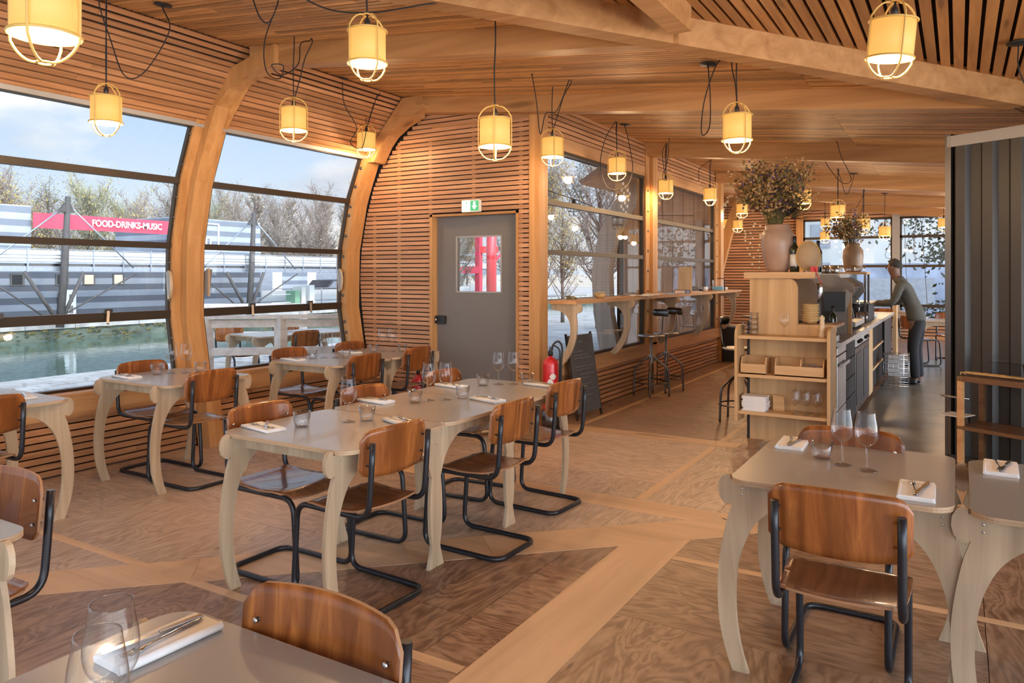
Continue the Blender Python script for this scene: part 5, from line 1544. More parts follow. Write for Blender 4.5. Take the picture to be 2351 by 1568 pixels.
# ------------------------------------------------------------------ far dining corner behind the person
put_table(-.25, 14.6, R(8), 'pale table in the far dining corner behind the person')
chair(-.55, 14.2, R(-60), 'chair in the far corner nearest the person\'s legs'); chair(-.15, 15.3, PI, 'chair behind the pale table of the far corner')
put_table(-3.0, 15.4, H90, 'far table with two glasses past the end of the window ledge')
chair(-2.55, 15.3, H90, 'dark chair at the far table past the end of the window ledge')
WG.put((-3.1, 15.15, TT), 0, 'tiny wine glass on the far table past the ledge, nearer the wall'); WG.put((-2.98, 15.2, TT), 0, 'tiny wine glass on the far table past the ledge, nearer the bar')
o = thing('waste_bin', 'tall black bin against the last window pier', 'bin', (-3.40, 13.25, 0)); b = MB(); b.prism(rrect(-.14, .14, -.16, .16, .02, 3), (0, .60), M['black'], 'z'); b.build('body', None, o); b = MB(); b.prism(rrect(-.15, .15, -.17, .17, .02, 3), (.60, .625), M['galv'], 'z'); b.build('lid', None, o)
put_table(-1.2, 17.8, 0, 'far white table under the end windows, between piers'); chair(-1.3, 17.1, 0, 'chair in front of the far white table under the end windows')

# ------------------------------------------------------------------ the person behind the bar
def skin_mesh(chains, root=0, sub=2):
    """chains: list of [(point, radius)...]; the first point of a chain may be an index (chain, i) to join"""
    me = bpy.data.meshes.new('tmp'); bm = bmesh.new(); lay = bm.verts.layers.skin.verify(); V = []
    for ch in chains:
        row = []
        for it in ch:
            if isinstance(it[0], str):
                row.append(V[it[1]][it[2]]); continue
            v = bm.verts.new(it[0]); r_ = it[1]; v[lay].radius = (r_, r_) if not isinstance(r_, tuple) else r_; row.append(v)
        for a, c in zip(row, row[1:]): bm.edges.new((a, c))
        V.append(row)
    bm.verts.ensure_lookup_table(); V[0][root][lay].use_root = True
    bm.to_mesh(me); bm.free()
    o = bpy.data.objects.new('tmp', me); COL.objects.link(o)
    m = o.modifiers.new('s', 'SKIN'); m.use_smooth_shade = True; m.branch_smoothing = .6
    m2 = o.modifiers.new('u', 'SUBSURF'); m2.levels = sub; m2.render_levels = sub
    dg = bpy.context.evaluated_depsgraph_get(); dg.update()
    ev = bpy.data.meshes.new_from_object(o.evaluated_get(dg))
    vs = [tuple(v.co) for v in ev.vertices]; fs = [tuple(p.vertices) for p in ev.polygons]
    bpy.data.objects.remove(o); bpy.data.meshes.remove(me); bpy.data.meshes.remove(ev)
    return vs, fs
def person():
    t = thing('person', 'person in olive-grey jumper and black trousers bending over the bar worktop', 'person', (-.52, 11.75, 0), R(80))
    hip, waist, chest, neck, head = (0, -.03, .93), (0, .02, 1.10), (0, .12, 1.30), (0, .215, 1.45), (0, .27, 1.56)
    arms = {}
    for s in (-1, 1):
        arms[s] = [((s*.165, .15, 1.38), .062), ((s*.215, .16, 1.27), .055), ((s*.225, .22, 1.13), .046), ((s*.20, .34, 1.11), .040), ((s*.16, .45, 1.13), .030)]
    # body : head, neck, trunk, arms, legs, feet in one surface
    ch = [[(hip, .115), (waist, .105), (chest, .125), ((0, .17, 1.40), .075), (neck, .064), ((0, .245, 1.50), .064), ((0, .262, 1.565), .078), ((0, .27, 1.63), .088), ((0, .262, 1.69), .070)]]
    for s in (-1, 1):
        a = arms[s]
        w = Vector((s*.15, .475, 1.125))
        ch.append([('j', 0, 2)]+[(p, r*.86) for p, r in a]+[(tuple(w+Vector((-s*.005, .045, -.005))), .030)])
        k = len(ch)-1; n = len(ch[k])-1
        for f, (dx, L) in enumerate(((-.024, .060), (-.009, .070), (.007, .066), (.022, .052))):
            q = w+Vector((-s*.005+dx, .045, -.005))
            ch.append([('j', k, n), (tuple(q+Vector((dx*.2, .028, 0))), .0095), (tuple(q+Vector((dx*.3, .028+L*.45, -.010))), .0088), (tuple(q+Vector((dx*.3, .022+L*.85, -.030))), .0078)])
        ch.append([('j', k, n-1), (tuple(w+Vector((-s*.030, .02, -.01))), .012), (tuple(w+Vector((-s*.042, .05, -.022))), .0095)])
        ch.append([('j', 0, 0), ((s*.085, -.03, .86), .085), ((s*.095, .0, .50), .055), ((s*.10, -.04, .10), .038), ((s*.105, -.03, .045), .038), ((s*.115, .06, .035), .036), ((s*.12, .13, .03), .030)])
    vs, fs = skin_mesh(ch)
    b = MB(); b.add(vs, fs, M['skin'], True)
    b.lathe([(0, -.022), (.010, -.012), (.012, .0), (.006, .018), (0, .022)], 8, (0, .363, 1.612), M['skin'])       # nose
    for s in (-1, 1):
        b.lathe([(0, -.026), (.008, -.02), (.011, .004), (.008, .024), (0, .028)], 8, (s*.088, .262, 1.615), M['skin'])  # ear
        b.lathe([(0, -.008), (.008, 0), (0, .008)], 8, (s*.030, .343, 1.635), M['black'])                            # eye
    b.bar((-.022, .349, 1.575), (.022, .349, 1.575), .006, .006, M['hair'])                                          # mouth
    b.build('body', None, t)
    # jumper
    ch = [[((0, -.035, .84), (.172, .135)), ((0, -.02, .96), (.168, .13)), (waist, (.155, .118)), (chest, (.175, .13)), ((0, .165, 1.40), (.12, .09)), ((0, .205, 1.455), (.080, .076)), ((0, .215, 1.475), (.074, .072))]]
    for s in (-1, 1): ch.append([('j', 0, 3)]+[(p, r*1.14) for p, r in arms[s]])
    vs, fs = skin_mesh(ch); b = MB(); b.add(vs, fs, M['shirt'], True); b.build('jumper', None, t)
    ch = [[((0, -.035, .95), (.150, .115)), ((0, -.045, .86), (.150, .12))]]
    for s in (-1, 1): ch.append([('j', 0, 1), ((s*.09, -.035, .78), .098), ((s*.10, -.0, .50), .076), ((s*.105, -.03, .22), .066), ((s*.108, -.035, .08), .062)])
    vs, fs = skin_mesh(ch); b = MB(); b.add(vs, fs, M['trouser'], True); b.build('trousers', None, t)
    for s in (-1, 1):
        vs, fs = skin_mesh([[((s*.105, -.06, .045), .045), ((s*.112, .04, .042), .045), ((s*.12, .14, .034), .036)]]); b = MB(); b.add(vs, fs, M['black'], True); b.build('shoe', None, t)
    # hair cap
    vs = []; fs = []; n = 14; m = 10
    for j in range(m+1):
        for i in range(n):
            th = 2*PI*i/n; ph = PI*.5*j/m*1.25
            x = math.cos(th)*math.sin(ph)*.094; y = math.sin(th)*math.sin(ph)*.100; z = math.cos(ph)*.085
            if y > .05 and z < .045: z = .045+.1*(z-.045)
            vs.append((x, .262+y-.014, 1.660+z-(.0 if y > 0 else -y*.35)))
    for j in range(m):
        for i in range(n): fs.append((j*n+i, j*n+(i+1) % n, (j+1)*n+(i+1) % n, (j+1)*n+i))
    b = MB(); b.add(vs, fs, M['hair'], True); b.build('hair', None, t)
person()
# ------------------------------------------------------------------ outside: canal, quays, far bank
def ground(name, x0, x1, y0, y1, z0, z1, m):
    b = MB(); b.box(x0, x1, y0, y1, z0, z1, m); return struct(b.build(name))
def near_quay():
    b = MB(); rr = random.Random(6)
    b.box(-12.35, -6.15, -12, 12, -1.4, -.115, M['quayd'])
    x = -12.35
    while x < -6.2:
        y = -12.
        w = .42 if x < -12 else .16
        while y < 12:
            l = rr.uniform(.7, 1.1) if x < -12 else rr.uniform(.24, .40); z = -.10+rr.uniform(-.006, .006)
            if -2 < y < 12: b.box(x+.008, x+w-.008, y+.008, y+l-.008, -.12, z, M['quay'])
            y += l
        x += w
    struct(b.build('quay_paving'))
near_quay()
ground('canal_water', -25.2, -12.35, -14, 60, -.8, -.62, M['water'])
ground('far_quay', -60, -25.2, -10, 70, -1.4, -.22, M['quayd'])
b = MB(); rr = random.Random(3); y = -10
while y < 60:
    l = rr.uniform(1.2, 2.4); b.box(-25.5, -25.12, y+.01, y+l-.01, -.24, -.10+rr.uniform(-.02, .02), M['quay']); y += l
struct(b.build('quay_coping'))
b = MB()
for i in range(900):
    y = rr.uniform(-4, 45); z = rr.uniform(-.62, -.28); s = rr.uniform(.05, .16); b.add([(-25.17, y, z), (-25.13, y+s, z+.03), (-25.12, y+s*.6, z+s*.6), (-25.17, y-s*.2, z+s*.4)], [(0,1,2,3)], M['petal3'] if i % 3 else M['leafg'])
tag(b.build('quay_moss', recalc=False), 'dark moss and weeds hanging along the far quay wall at the waterline', 'moss', kind='stuff')
ground('ground_far', -60, -27.4, -10, 90, -.22, -.12, M['quay'])

t = thing('warehouse', 'long grey-banded metal building with two taller ends across the canal', 'building', (-28, 14, -.15))
def wpart(nm, x0, x1, y0, y1, z0, z1, m): b = MB(); b.box(x0+28, x1+28, y0-14, y1-14, z0+.15, z1+.15, M[m]); return b.build(nm, None, t)
wpart('long_wall', -31, -27, -6, 23.1, -.12, 2.25, 'stripe'); wpart('tall_end', -31, -27.02, -6, 13.4, 2.25, 3.85, 'stripel'); wpart('tall_end', -31, -27.02, 18.75, 23.1, 2.25, 3.85, 'stripel')
for i, y in enumerate((11.55, 12.95, 14.4, 15.35, 16.45)):
    w = MB(); w.box(.985, 1.03, y-14-.22, y-14+.22, 1.30, 1.70, M['gun']); wo = w.build('small_window', None, t)
    g = MB(); g.box(1.03, 1.035, y-14-.17, y-14+.15, 1.33, 1.66, M['petal4'] if i > 2 else M['black']); g.build('blind', None, wo)
q = MB()
for p0, p1 in (((1.02, 5.6, 3.85-.05), (1.02, 6.85, 3.85-.05)), ((1.02, 6.85, 3.8), (1.02, 6.85, 2.75)), ((1.02, 5.4, 3.55), (1.02, 6.0, 3.5)), ((1.02, 6.0, 3.5), (1.02, 6.1, 3.2)), ((1.02, 6.1, 3.2), (1.02, 5.5, 2.8)), ((1.02, 6.25, 3.2), (1.02, 6.25, 2.75)), ((1.02, 6.45, 3.2), (1.02, 6.45, 2.75)), ((1.02, 6.25, 3.2), (1.02, 6.45, 3.2))):
    q.bar(p0, p1, .05, .06, M['white'])
q.build('painted_emblem', None, t)
b = MB(); b.box(0, .03, -.30, .30, 0, .98, M['white']); b.box(.03, .035, -.2, -.04, .62, .8, M['trimgrey']); b.box(.03, .035, .06, .2, .55, .82, M['gun']); b.box(.03, .035, .06, .2, .15, .42, M['gun'])
tag(b.build('notice_board', loc=(-26.95, 14.55, .0)), 'white notice panel on the banded building at the foot of the bridge mast', 'sign')
o = thing('banner', 'long red banner reading FOOD-DRINKS-MUSIC between the two tall building ends', 'banner', (-26.9, 16.05, 3.13))
b = MB(); n = 24; vs = []
for i in range(n+1):
    y = -2.65+5.3*i/n; x = .015*math.sin(i*1.7); vs += [(x, y, -.02+.0*i), (x, y, .50)]
b.add(vs, [(2*i, 2*i+2, 2*i+3, 2*i+1) for i in range(n)]); so2 = b.build('cloth', M['bannerred'], o); sm = so2.modifiers.new('s', 'SOLIDIFY'); sm.thickness = .01
cu = bpy.data.curves.new('txt', 'FONT'); cu.body = 'FOOD-DRINKS-MUSIC'; cu.size = .33; cu.extrude = .006; cu.align_x = 'CENTER'; cu.align_y = 'CENTER'; cu.offset = .008
cu.materials.append(M['white'])
to = bpy.data.objects.new('lettering', cu); COL.objects.link(to)
dg = bpy.context.evaluated_depsgraph_get(); tm = bpy.data.meshes.new_from_object(to.evaluated_get(dg)); bpy.data.objects.remove(to)
xs = [v.co.x for v in tm.vertices]; w0 = max(xs)-min(xs)
to = bpy.data.objects.new('lettering', tm); COL.objects.link(to); to.parent = o; to.location = (.03, .72, .245); to.rotation_euler = (R(90), 0, R(90)); to.scale = (2.75/w0, 1, 1)

# footbridge -----------------------------------------------------------
t = thing('footbridge', 'grey steel footbridge with railings crossing in front of the banded building', 'bridge', (-24.5, 14, 0))
b = MB(); b.box(-1.2, 0, -20, 40, 1.62, 1.78, M['galv']); b.build('lower_chord', None, t)
b = MB(); b.box(-1.2, -.05, -20, 40, 1.78, 1.86, M['gun']); b.box(-.04, .02, -20, 40, 1.86, 1.92, M['galv']); b.build('deck', None, t)
for z in (2.02, 2.12, 2.30):
    b = MB(); b.box(-.02, .02, -20, 40, z, z+.025, M['galv']); b.build('rail', None, t)
for i in range(26):
    y = -4+i*1.02; b = MB(); b.box(-.03, .03, y-.02, y+.02, 1.6, 2.34, M['galv']); b.build('post', None, t)
b = MB(); b.box(-.01, 0, -20, 40, 1.93, 2.28, M['label']); b.build('infill', None, t)
for y, lb in ((13.05, 'dark cable-stayed bridge mast in front of the red banner'), (20.35, 'dark cable-stayed bridge mast at the painted end of the banded building')):
    t = thing('bridge_mast', lb, 'mast', (-24.3, y, -.15), 0, 'masts of the footbridge')
    b = MB(); b.tube([(0, -.15, 0), (0, 0, 2.0), (0, .10, 4.15)], [.12, .11, .08], 10, M['chalk']); b.build('mast_tube', None, t)
    for s in (-1, 1):
        b = MB(); b.tube([(0, .1, 3.9), (0, s*2.3, 1.9)], .025, 6, M['galv']); b.build('stay_cable', None, t)
        b = MB(); b.tube([(0, -.15, .1), (0, s*.9-.3, 1.75)], .06, 8, M['chalk']); b.build('strut', None, t)
        b = MB(); b.tube([(0, -.4, .2), (0, s*2.4, 1.7)], .028, 6, M['chalk']); b.build('brace', None, t)
    b = MB(); b.prism([(-.22, 3.65), (.28, 3.65), (.1, 4.05)], (-.06, .06), M['chalk'], 'x'); b.build('gusset', None, t)

# trees on the far bank ----------------------------------------------------
def tree_proto(seed, kind):
    def fn():
        rr = random.Random(seed); o = thing('bank_tree', '', 'tree')
        H = 6.6; tb = MB(); tb.tube(cat([(0, 0, 0), (.05, .03, 1.5), (-.06, .05, 3.4), (.02, -.02, H*.85)], 4), [.11, .105, .10, .09, .085, .08, .075, .07, .06, .05, .04, .03, .02], 7, M['bark']); tb.build('trunk', None, o)
        br = MB(); tips = []
        for i in range(46):
            z0 = rr.uniform(.9, H*.8); a = rr.uniform(0, 6.28); L = rr.uniform(.7, 1.9)*(1-.55*z0/H)*1.3
            if kind == 'poplar': L *= .45
            e = Vector((math.cos(a)*L*.75, math.sin(a)*L*.75, z0+L*rr.uniform(.7, 1.4))); s = Vector((0, 0, z0))
            br.tube([s, (s+e)/2+Vector((0, 0, -.08)), e], [.030, .018, .006], 4, M['twig'], cap=False); tips.append((s, e))
            for k in range(38):
                p = s+(e-s)*rr.uniform(.25, 1); d = Vector((rr.gauss(0, .5), rr.gauss(0, .5), rr.uniform(.2, 1.2))).normalized()*rr.uniform(.3, .95)
                u = d.orthogonal().normalized()*.012
                br.add([p-u, p+u, p+d], [(0, 1, 2)], M['twigg'] if kind == 'green' else M['twig'])
        br.build('branches', None, o, recalc=False)
        lf = MB(); cnt = {'bare': 1500, 'green': 2600, 'yellow': 3200, 'poplar': 900}[kind]
        mats = {'bare': ['twig', 'twigg'], 'green': ['twigg', 'twigg', 'twigg', 'leafy'], 'yellow': ['leafy', 'leafy', 'twigg'], 'poplar': ['petal4', 'twigg']}[kind]
        for i in range(cnt):
            s, e = rr.choice(tips); p = s+(e-s)*rr.uniform(.35, 1.2)+Vector([rr.gauss(0, .24) for _ in range(3)]); z = rr.uniform(.02, .055)
            d = Vector([rr.uniform(-1, 1) for _ in range(3)]).normalized()*z; u = d.orthogonal().normalized()*z*.6
            lf.add([p, p+d+u, p+d*2, p+d-u], [(0, 1, 2, 3)], M[rr.choice(mats)])
        lf.build('foliage', None, o, recalc=False)
        return o
    return Proto(fn)
TP = {k: tree_proto(i+11, k) for i, k in enumerate(('bare', 'green', 'yellow', 'poplar'))}
rr = random.Random(21); kinds = {'bare': 'bare grey-brown tree', 'green': 'grey-green thinly leaved tree', 'yellow': 'yellow autumn tree', 'poplar': 'slim pale poplar'}
nt_ = 0
for row, (X, n) in enumerate(((-33.5, 20), (-37.5, 20), (-42, 19))):
    for i in range(n):
        y = 10+row*2.2+i*(2.15+.1*row)+rr.uniform(-.4, .4)
        u = y*25/abs(X)      # bearing
        k = 'bare' if y/abs(X) < .42 else rr.choice(('green', 'yellow', 'green', 'bare')) if y/abs(X) < .58 else rr.choice(('bare', 'bare', 'green')) if y/abs(X) < .80 else rr.choice(('bare', 'poplar', 'bare'))
        if row == 0 and .61 < y/abs(X) < .68: k = 'yellow'
        if y/abs(X) > 1.0: k = rr.choice(('poplar', 'yellow', 'poplar'))
        sc_ = (1.0, 1.04, 1.12)[row]*rr.uniform(.84, 1.04)*(1.0 if y/abs(X) < .75 else 1.14)
        if row == 0: sc_ *= .80
        TP[k].put((X+rr.uniform(-.6, .6), y, -.13), rr.uniform(0, 6), kinds[k]+' in the wooded bank behind the banded building', 'trees of the wooded bank: '+k, scale=sc_)

# pavilion, fence and car beyond the banded building -------------------------
t = thing('pavilion', 'low white pavilion with glazed front beyond the banded building', 'building', (-31.6, 33, -.12))
b = MB(); b.box(-2, 0, -8, 9, 0, 2.4, M['white']); b.build('wall', None, t)
for i in range(6):
    b = MB(); b.box(.0, .04, -7+i*2.5, -5.2+i*2.5, .5, 2.1, M['stripel'] if i % 2 else M['galv']); b.build('glazing', None, t)
t = thing('quay_fence', 'low grey quay fence in front of the white pavilion', 'fence', (-27.5, 30, -.12))
for z in (.35, .95):
    b = MB(); b.box(-.02, .02, -6.5, 12, z, z+.04, M['galv']); b.build('rail', None, t)
for i in range(10):
    b = MB(); b.box(-.03, .03, -6.5+i*1.9, -6.44+i*1.9, 0, 1.0, M['galv']); b.build('post', None, t)
b = MB(); b.box(-.01, .01, -6.5, 12, .05, .9, M['city']); b.build('mesh_panel', None, t)
t = thing('parked_car', 'dark parked car in front of the white pavilion', 'car', (-30.2, 30.8, -.12))
b = MB(); b.prism([(-1.9, .35), (-1.85, .75), (-1.2, .88), (-.7, 1.35), (.7, 1.38), (1.3, .9), (1.9, .8), (1.95, .35)], (-.8, .8), M['black'], 'x'); b.build('body', None, t, bevel=.05)
b = MB(); b.prism([(-1.05, .92), (-.62, 1.28), (.62, 1.3), (1.1, .92)], (-.81, .81), M['galv'], 'x'); b.build('windows', None, t)
for y in (-1.25, 1.2):
    for x in (-.75, .75): b = MB(); b.lathe([(0, -.1), (.33, -.1), (.33, .1), (0, .1)], 16, (x, y, .33), M['black'], ax='x'); b.build('wheel', None, t)
t = thing('crane_boom', 'small red and white sign arm standing by the pavilion', 'sign', (-29, 31.6, -.12)); b = MB(); b.tube([(0, 0, 0), (0, 0, 1.8)], .03, 6, M['gun']); b.build('post', None, t); b = MB(); b.box(-.03, .03, -1., .6, 1.8, 1.98, M['bannerred']); b.build('arm', None, t)
t = thing('lock_gate', 'small green and white quay machinery beside the banded building', 'machinery', (-26.4, 24.6, -.12))
b = MB(); b.box(-.3, .3, -.3, .0, 0, .9, M['leafgreen']); b.box(-.3, .3, .1, .35, 0, 1.1, M['label']); b.box(-.3, .3, .6, .9, 0, 1.15, M['white']); b.build('cabinets', None, t)
b = MB(); b.box(-.02, .02, -1.4, 1.3, .72, .76, M['white']); b.box(-.02, .02, -1.4, 1.3, .35, .39, M['white']); b.build('barrier', None, t)

# terrace outside the railing window -----------------------------------------
A = Vector((-7.60, 5.71, 0)); B = Vector((-6.97, 6.265, 0)); Cc = Vector((-6.38, 6.80, 0))
t = thing('terrace_railing', 'whitewashed timber railing just outside the railing window', 'railing', (-7.6, 5.71, -.10))
def rl(p, q, z, w, h, nm): b = MB(); b.bar((p-A)+Vector((0,0,z)), (q-A)+Vector((0,0,z)), w, h, M['deckw']); b.build(nm, None, t)
for P_, w in ((A, .11), (B, .11), (Cc, .08)): b = MB(); p = P_-A; b.box(p.x-w/2, p.x+w/2, p.y-w/2, p.y+w/2, 0, 1.12, M['deckw']); b.build('post', None, t)
rl(A, Cc, 1.11, .12, .045, 'top_rail'); rl(A, Cc, 1.03, .035, .09, 'upper_rail'); rl(A, Cc, .70, .035, .09, 'lower_rail')
E_ = Vector((-11.6, 8.4, 0)); rl(A, E_, 1.11, .12, .045, 'top_rail'); rl(A, E_, .66, .035, .09, 'lower_rail')
for k in (.33, .66, 1): p = (E_-A)*k; b = MB(); b.box(p.x-.05, p.x+.05, p.y-.05, p.y+.05, 0, 1.1, M['deckw']); b.build('post', None, t)
t = thing('canal_railing', 'whitewashed timber railing along the canal edge behind the terrace tables', 'railing', (-10.2, 9.0, -.10))
for z in (1.05, .55): b = MB(); b.bar((-1.4, -.6, z), (3.2, 2.9, z), .05, .10, M['deckw']); b.build('rail', None, t)
for k in range(4): b = MB(); b.box(-1.45+k*1.53, -1.35+k*1.53, -.65+k*1.17, -.55+k*1.17, 0, 1.08, M['deckw']); b.build('post', None, t)
DZ = -.10
TB.put((-8.05, 7.0, DZ+.06), R(80), 'terrace table outside, nearer the curved rib'); TB.put((-7.9, 7.78, DZ+.06), R(80), 'terrace table outside, nearer the door wall')
for x, y, r_, lb in ((-7.50, 7.0, 82, 'terrace chair with its back to the window, nearer the curved rib'), (-7.35, 7.85, 80, 'terrace chair with its back to the window, nearer the door wall'), (-8.65, 7.0, -98, 'terrace chair on the canal side of the first terrace table'), (-8.5, 7.9, -98, 'terrace chair on the canal side of the second terrace table')):
    CH.put((x, y, DZ+.06), R(r_), lb)
b = MB(); b.box(-9.4, -6.3, 6.85, 12, -.095, -.045, M['deckb']); struct(b.build('terrace_deck'))

# nook between the hull parts ---------------------------------------------------
def hull_end():
    b = MB(); x = -5.35
    while x < -3.72:
        b.box(x+.002, min(x+.185, -3.7)-.002, 13.0, 13.05, 0, 3.45, M['oldplank']); x += .19
    b.box(-5.5, -3.7, 13.05, 13.1, 0, 3.4, M['dark']); struct(b.build('wall_outer'))
    q = MB(); P = [(-5.72, 0), (-5.86, .8), (-5.9, 1.6), (-5.75, 2.3), (-5.45, 2.85), (-4.9, 3.4), (-4.3, 3.75), (-4.2, 3.55), (-4.75, 3.15), (-5.15, 2.7), (-5.42, 2.2), (-5.55, 1.6), (-5.52, .8), (-5.35, 0)]
    q.prism(P, (12.78, 13.0), M['grib'], 'y'); trim(q)
    s = MB(); s.prism([(-5.35, 3.0), (-4.6, 3.45), (-3.75, 3.5), (-3.75, 3.56), (-4.65, 3.52), (-5.4, 3.06)], (11.2, 13.0), M['oldplank'], 'y'); struct(s.build('nook_soffit'))
hull_end()
ground('nook_ground', -12.3, -3.72, 12.0, 40, -.2, -.06, M['quay'])
ground('nook_deck', -6.1, -3.72, 6.9, 13.0, -.15, -.03, M['deckb'])
for x, y, s, k, lb in ((-13.5, 25, .95, 'yellow', 'yellow autumn tree seen through the first nook window'), (-11.2, 22, .62, 'yellow', 'low yellow bush seen through the first nook window'), (-17, 30, 1.1, 'green', 'grey-green tree behind the yellow one past the nook'), (-15.5, 26, .9, 'bare', 'bare tree seen through the glass of the grey door'), (-14.6, 20.5, .7, 'bare', 'bare tree beside the red gantry past the door glass'), (-9, 20, .95, 'bare', 'bare tree with pale trunk behind the nook lamps')):
    TP[k].put((x, y, -.06), x, lb, scale=s)
t = thing('red_gantry', 'red steel gantry seen through the glass of the grey door', 'structure', (-15.3, 23.2, -.06))
b = MB(); b.box(-.10, .10, -.10, .10, 0, 4.2, M['bannerred']); b.build('column', None, t)
b = MB(); b.bar((0, 0, 2.5), (.65, .35, 2.5), .2, .24, M['red']); b.bar((-.75, -.45, 1.75), (.1, .0, 1.75), .16, .26, M['bannerred']); b.build('arm', None, t)
b = MB(); b.bar((.9, .5, 2.6), (.3, .1, 1.7), .1, .1, M['bannerred']); b.build('brace', None, t)
t = thing('red_post', 'red post showing at the edge of the first nook window', 'post', (-12.2, 19.2, -.06)); b = MB(); b.tube([(0, 0, 0), (0, 0, 4.0)], .16, 10, M['red']); b.build('tube', None, t)
t = thing('quay_bridge', 'pale footbridge behind the red gantry', 'bridge', (-18.5, 33, 0)); b = MB(); b.bar((-6, -5, 1.6), (10, 8, 1.7), .8, .25, M['galv']); b.build('deck', None, t)
for z in (2.1, 2.5): b = MB(); b.bar((-6, -5, z), (10, 8, z), .05, .05, M['galv']); b.build('rail', None, t)
def dark_lamp():
    o = thing('festoon_lamp', '', 'lamp')
    b = MB(); b.lathe([(.055, -.07), (.062, .05), (.05, .07)], 16, m=M['glass']); b.build('jar', None, o)
    for z in (.06, -.06): b = MB(); b.tube([(.085*math.cos(2*PI*i/20), .085*math.sin(2*PI*i/20), z) for i in range(20)], .004, 5, M['black'], closed=True); b.build('ring', None, o)
    for k in range(4):
        a = R(30+90*k); c, s = math.cos(a), math.sin(a); b = MB(); b.tube([(c*x, s*x, z) for x, z in ((.02, .13), (.065, .11), (.087, .06), (.087, -.06), (.065, -.11), (.02, -.135))], .004, 5, M['black']); b.build('rib', None, o)
    b = MB(); b.lathe([(.03, .07), (.03, .12), (0, .13)], 12, m=M['black']); b.build('holder', None, o)
    return o
DL = Proto(dark_lamp)
DL.put((-5.10, 10.4, 2.55), 0, 'unlit black cage lamp outside the first nook window, nearer the corner post'); DL.put((-4.75, 11.3, 2.38), 0, 'unlit black cage lamp outside the first nook window, nearer the pier')
b = MB(); b.tube(cat([(-5.6, 8.6, 2.95), (-5.10, 10.4, 2.68), (-4.75, 11.3, 2.50), (-4.0, 12.9, 2.55)], 8), .006, 6, M['black']); tag(b.build('festoon_cable'), 'black festoon cable strung outside the first nook window', 'cable')
t = thing('white_parasol', 'white folded screen leaning on the plank wall outside', 'screen', (-4.9, 12.6, -.03)); b = MB(); b.prism([(-.25, 0), (.25, 0), (.12, .85), (-.12, .85)], (-.02, .02), M['paper'], 'y'); b.build('panel', None, t)
# ring decals on the first nook pane
t = thing('ring_stickers', 'slanting cluster of small white ring stickers on the first nook window pane', 'sticker', (-3.628, 8.85, 2.48))
for i in range(4):
    for j in range(4):
        if (i, j) in ((0, 0),): continue
        b = MB(); y = (i-1.5)*.075+(j-1.5)*.045; z = (j-1.5)*.085-(i-1.5)*.035+.0; b.tube([(0, y+.017*math.cos(2*PI*k/12), z+.017*math.sin(2*PI*k/12)) for k in range(12)], .0035, 4, M['white'], closed=True); b.build('ring', None, t)

# beyond the end windows ------------------------------------------------------------
ground('street', -14, 14, 20.1, 60, -.3, -.12, M['quay'])
t = thing('office_block', 'hazy grey office block beyond the end windows at the slatted side', 'building', (-7.0, 44, -.12)); b = MB(); b.box(-5, 1.6, 0, 8, 0, 7.6, M['city']); b.build('wall', None, t)
for i in range(4):
    for j in range(3): b = MB(); b.box(-4.5+i*1.5, -3.5+i*1.5, -.04, 0, 1+j*2.1, 2.3+j*2.1, M['galv']); b.build('window', None, t)
t = thing('office_block', 'stepped grey block beyond the end windows beside the person', 'building', (-2.6, 46, -.12)); b = MB(); b.box(-1.4, 0, 0, 6, 0, 6.2, M['city']); b.box(0, 1.1, 0, 6, 0, 4.4, M['city']); b.box(1.1, 5.5, 0, 6, 0, 3.6, M['city']); b.build('wall', None, t)
t = thing('shop_row', 'bluish shopfront row low behind the end windows', 'building', (0.2, 34, -.12)); b = MB(); b.box(-3.8, 4, 0, 4, 0, 2.1, M['cityblue']); b.build('wall', None, t)
for i in range(5): b = MB(); b.box(-3.5+i*1.5, -2.5+i*1.5, -.05, 0, .3, 1.5, M['galv']); b.build('shop_window', None, t)
t = thing('climbing_vine', 'dark-leaved vine hanging outside the end windows by the container', 'plant', (-.9, 20.6, 0)); b = MB(); rr = random.Random(12)
def leafs(b, n, cx, cz, sx, sz):
    for i in range(n):
        p = Vector((rr.gauss(cx, sx), rr.uniform(-.2, .3), rr.gauss(cz, sz))); s = rr.uniform(.03, .075)
        d = Vector((rr.uniform(-1, 1), rr.uniform(-.4, .4), rr.uniform(-1, 1))).normalized()*s; u = d.orthogonal().normalized()*s*.6
        b.add([p, p+d+u, p+d*2, p+d-u], [(0, 1, 2, 3)], M['leafg'])
leafs(b, 260, .55, 2.3, .42, .32); leafs(b, 90, .0, 2.75, .5, .15); leafs(b, 260, .75, 1.9, .3, .25); leafs(b, 40, -.75, 2.6, .3, .2); leafs(b, 220, .8, .62, .5, .14)
b.build('leaves', None, t, recalc=False)['kind'] = 'stuff'
b = MB()
for i in range(10): x = rr.uniform(-.6, 1.2); b.tube(cat([(x, 0, 3.3), (x+rr.uniform(-.2, .2), 0, 2.7), (x+rr.uniform(-.3, .3), .1, 2.0)]+([(x, .1, -.12)] if i % 4 == 0 else [])+[(x, .1, 1.9 if i % 4 else -.13)], 4), .006, 4, M['bark'])
b.build('stems', None, t)
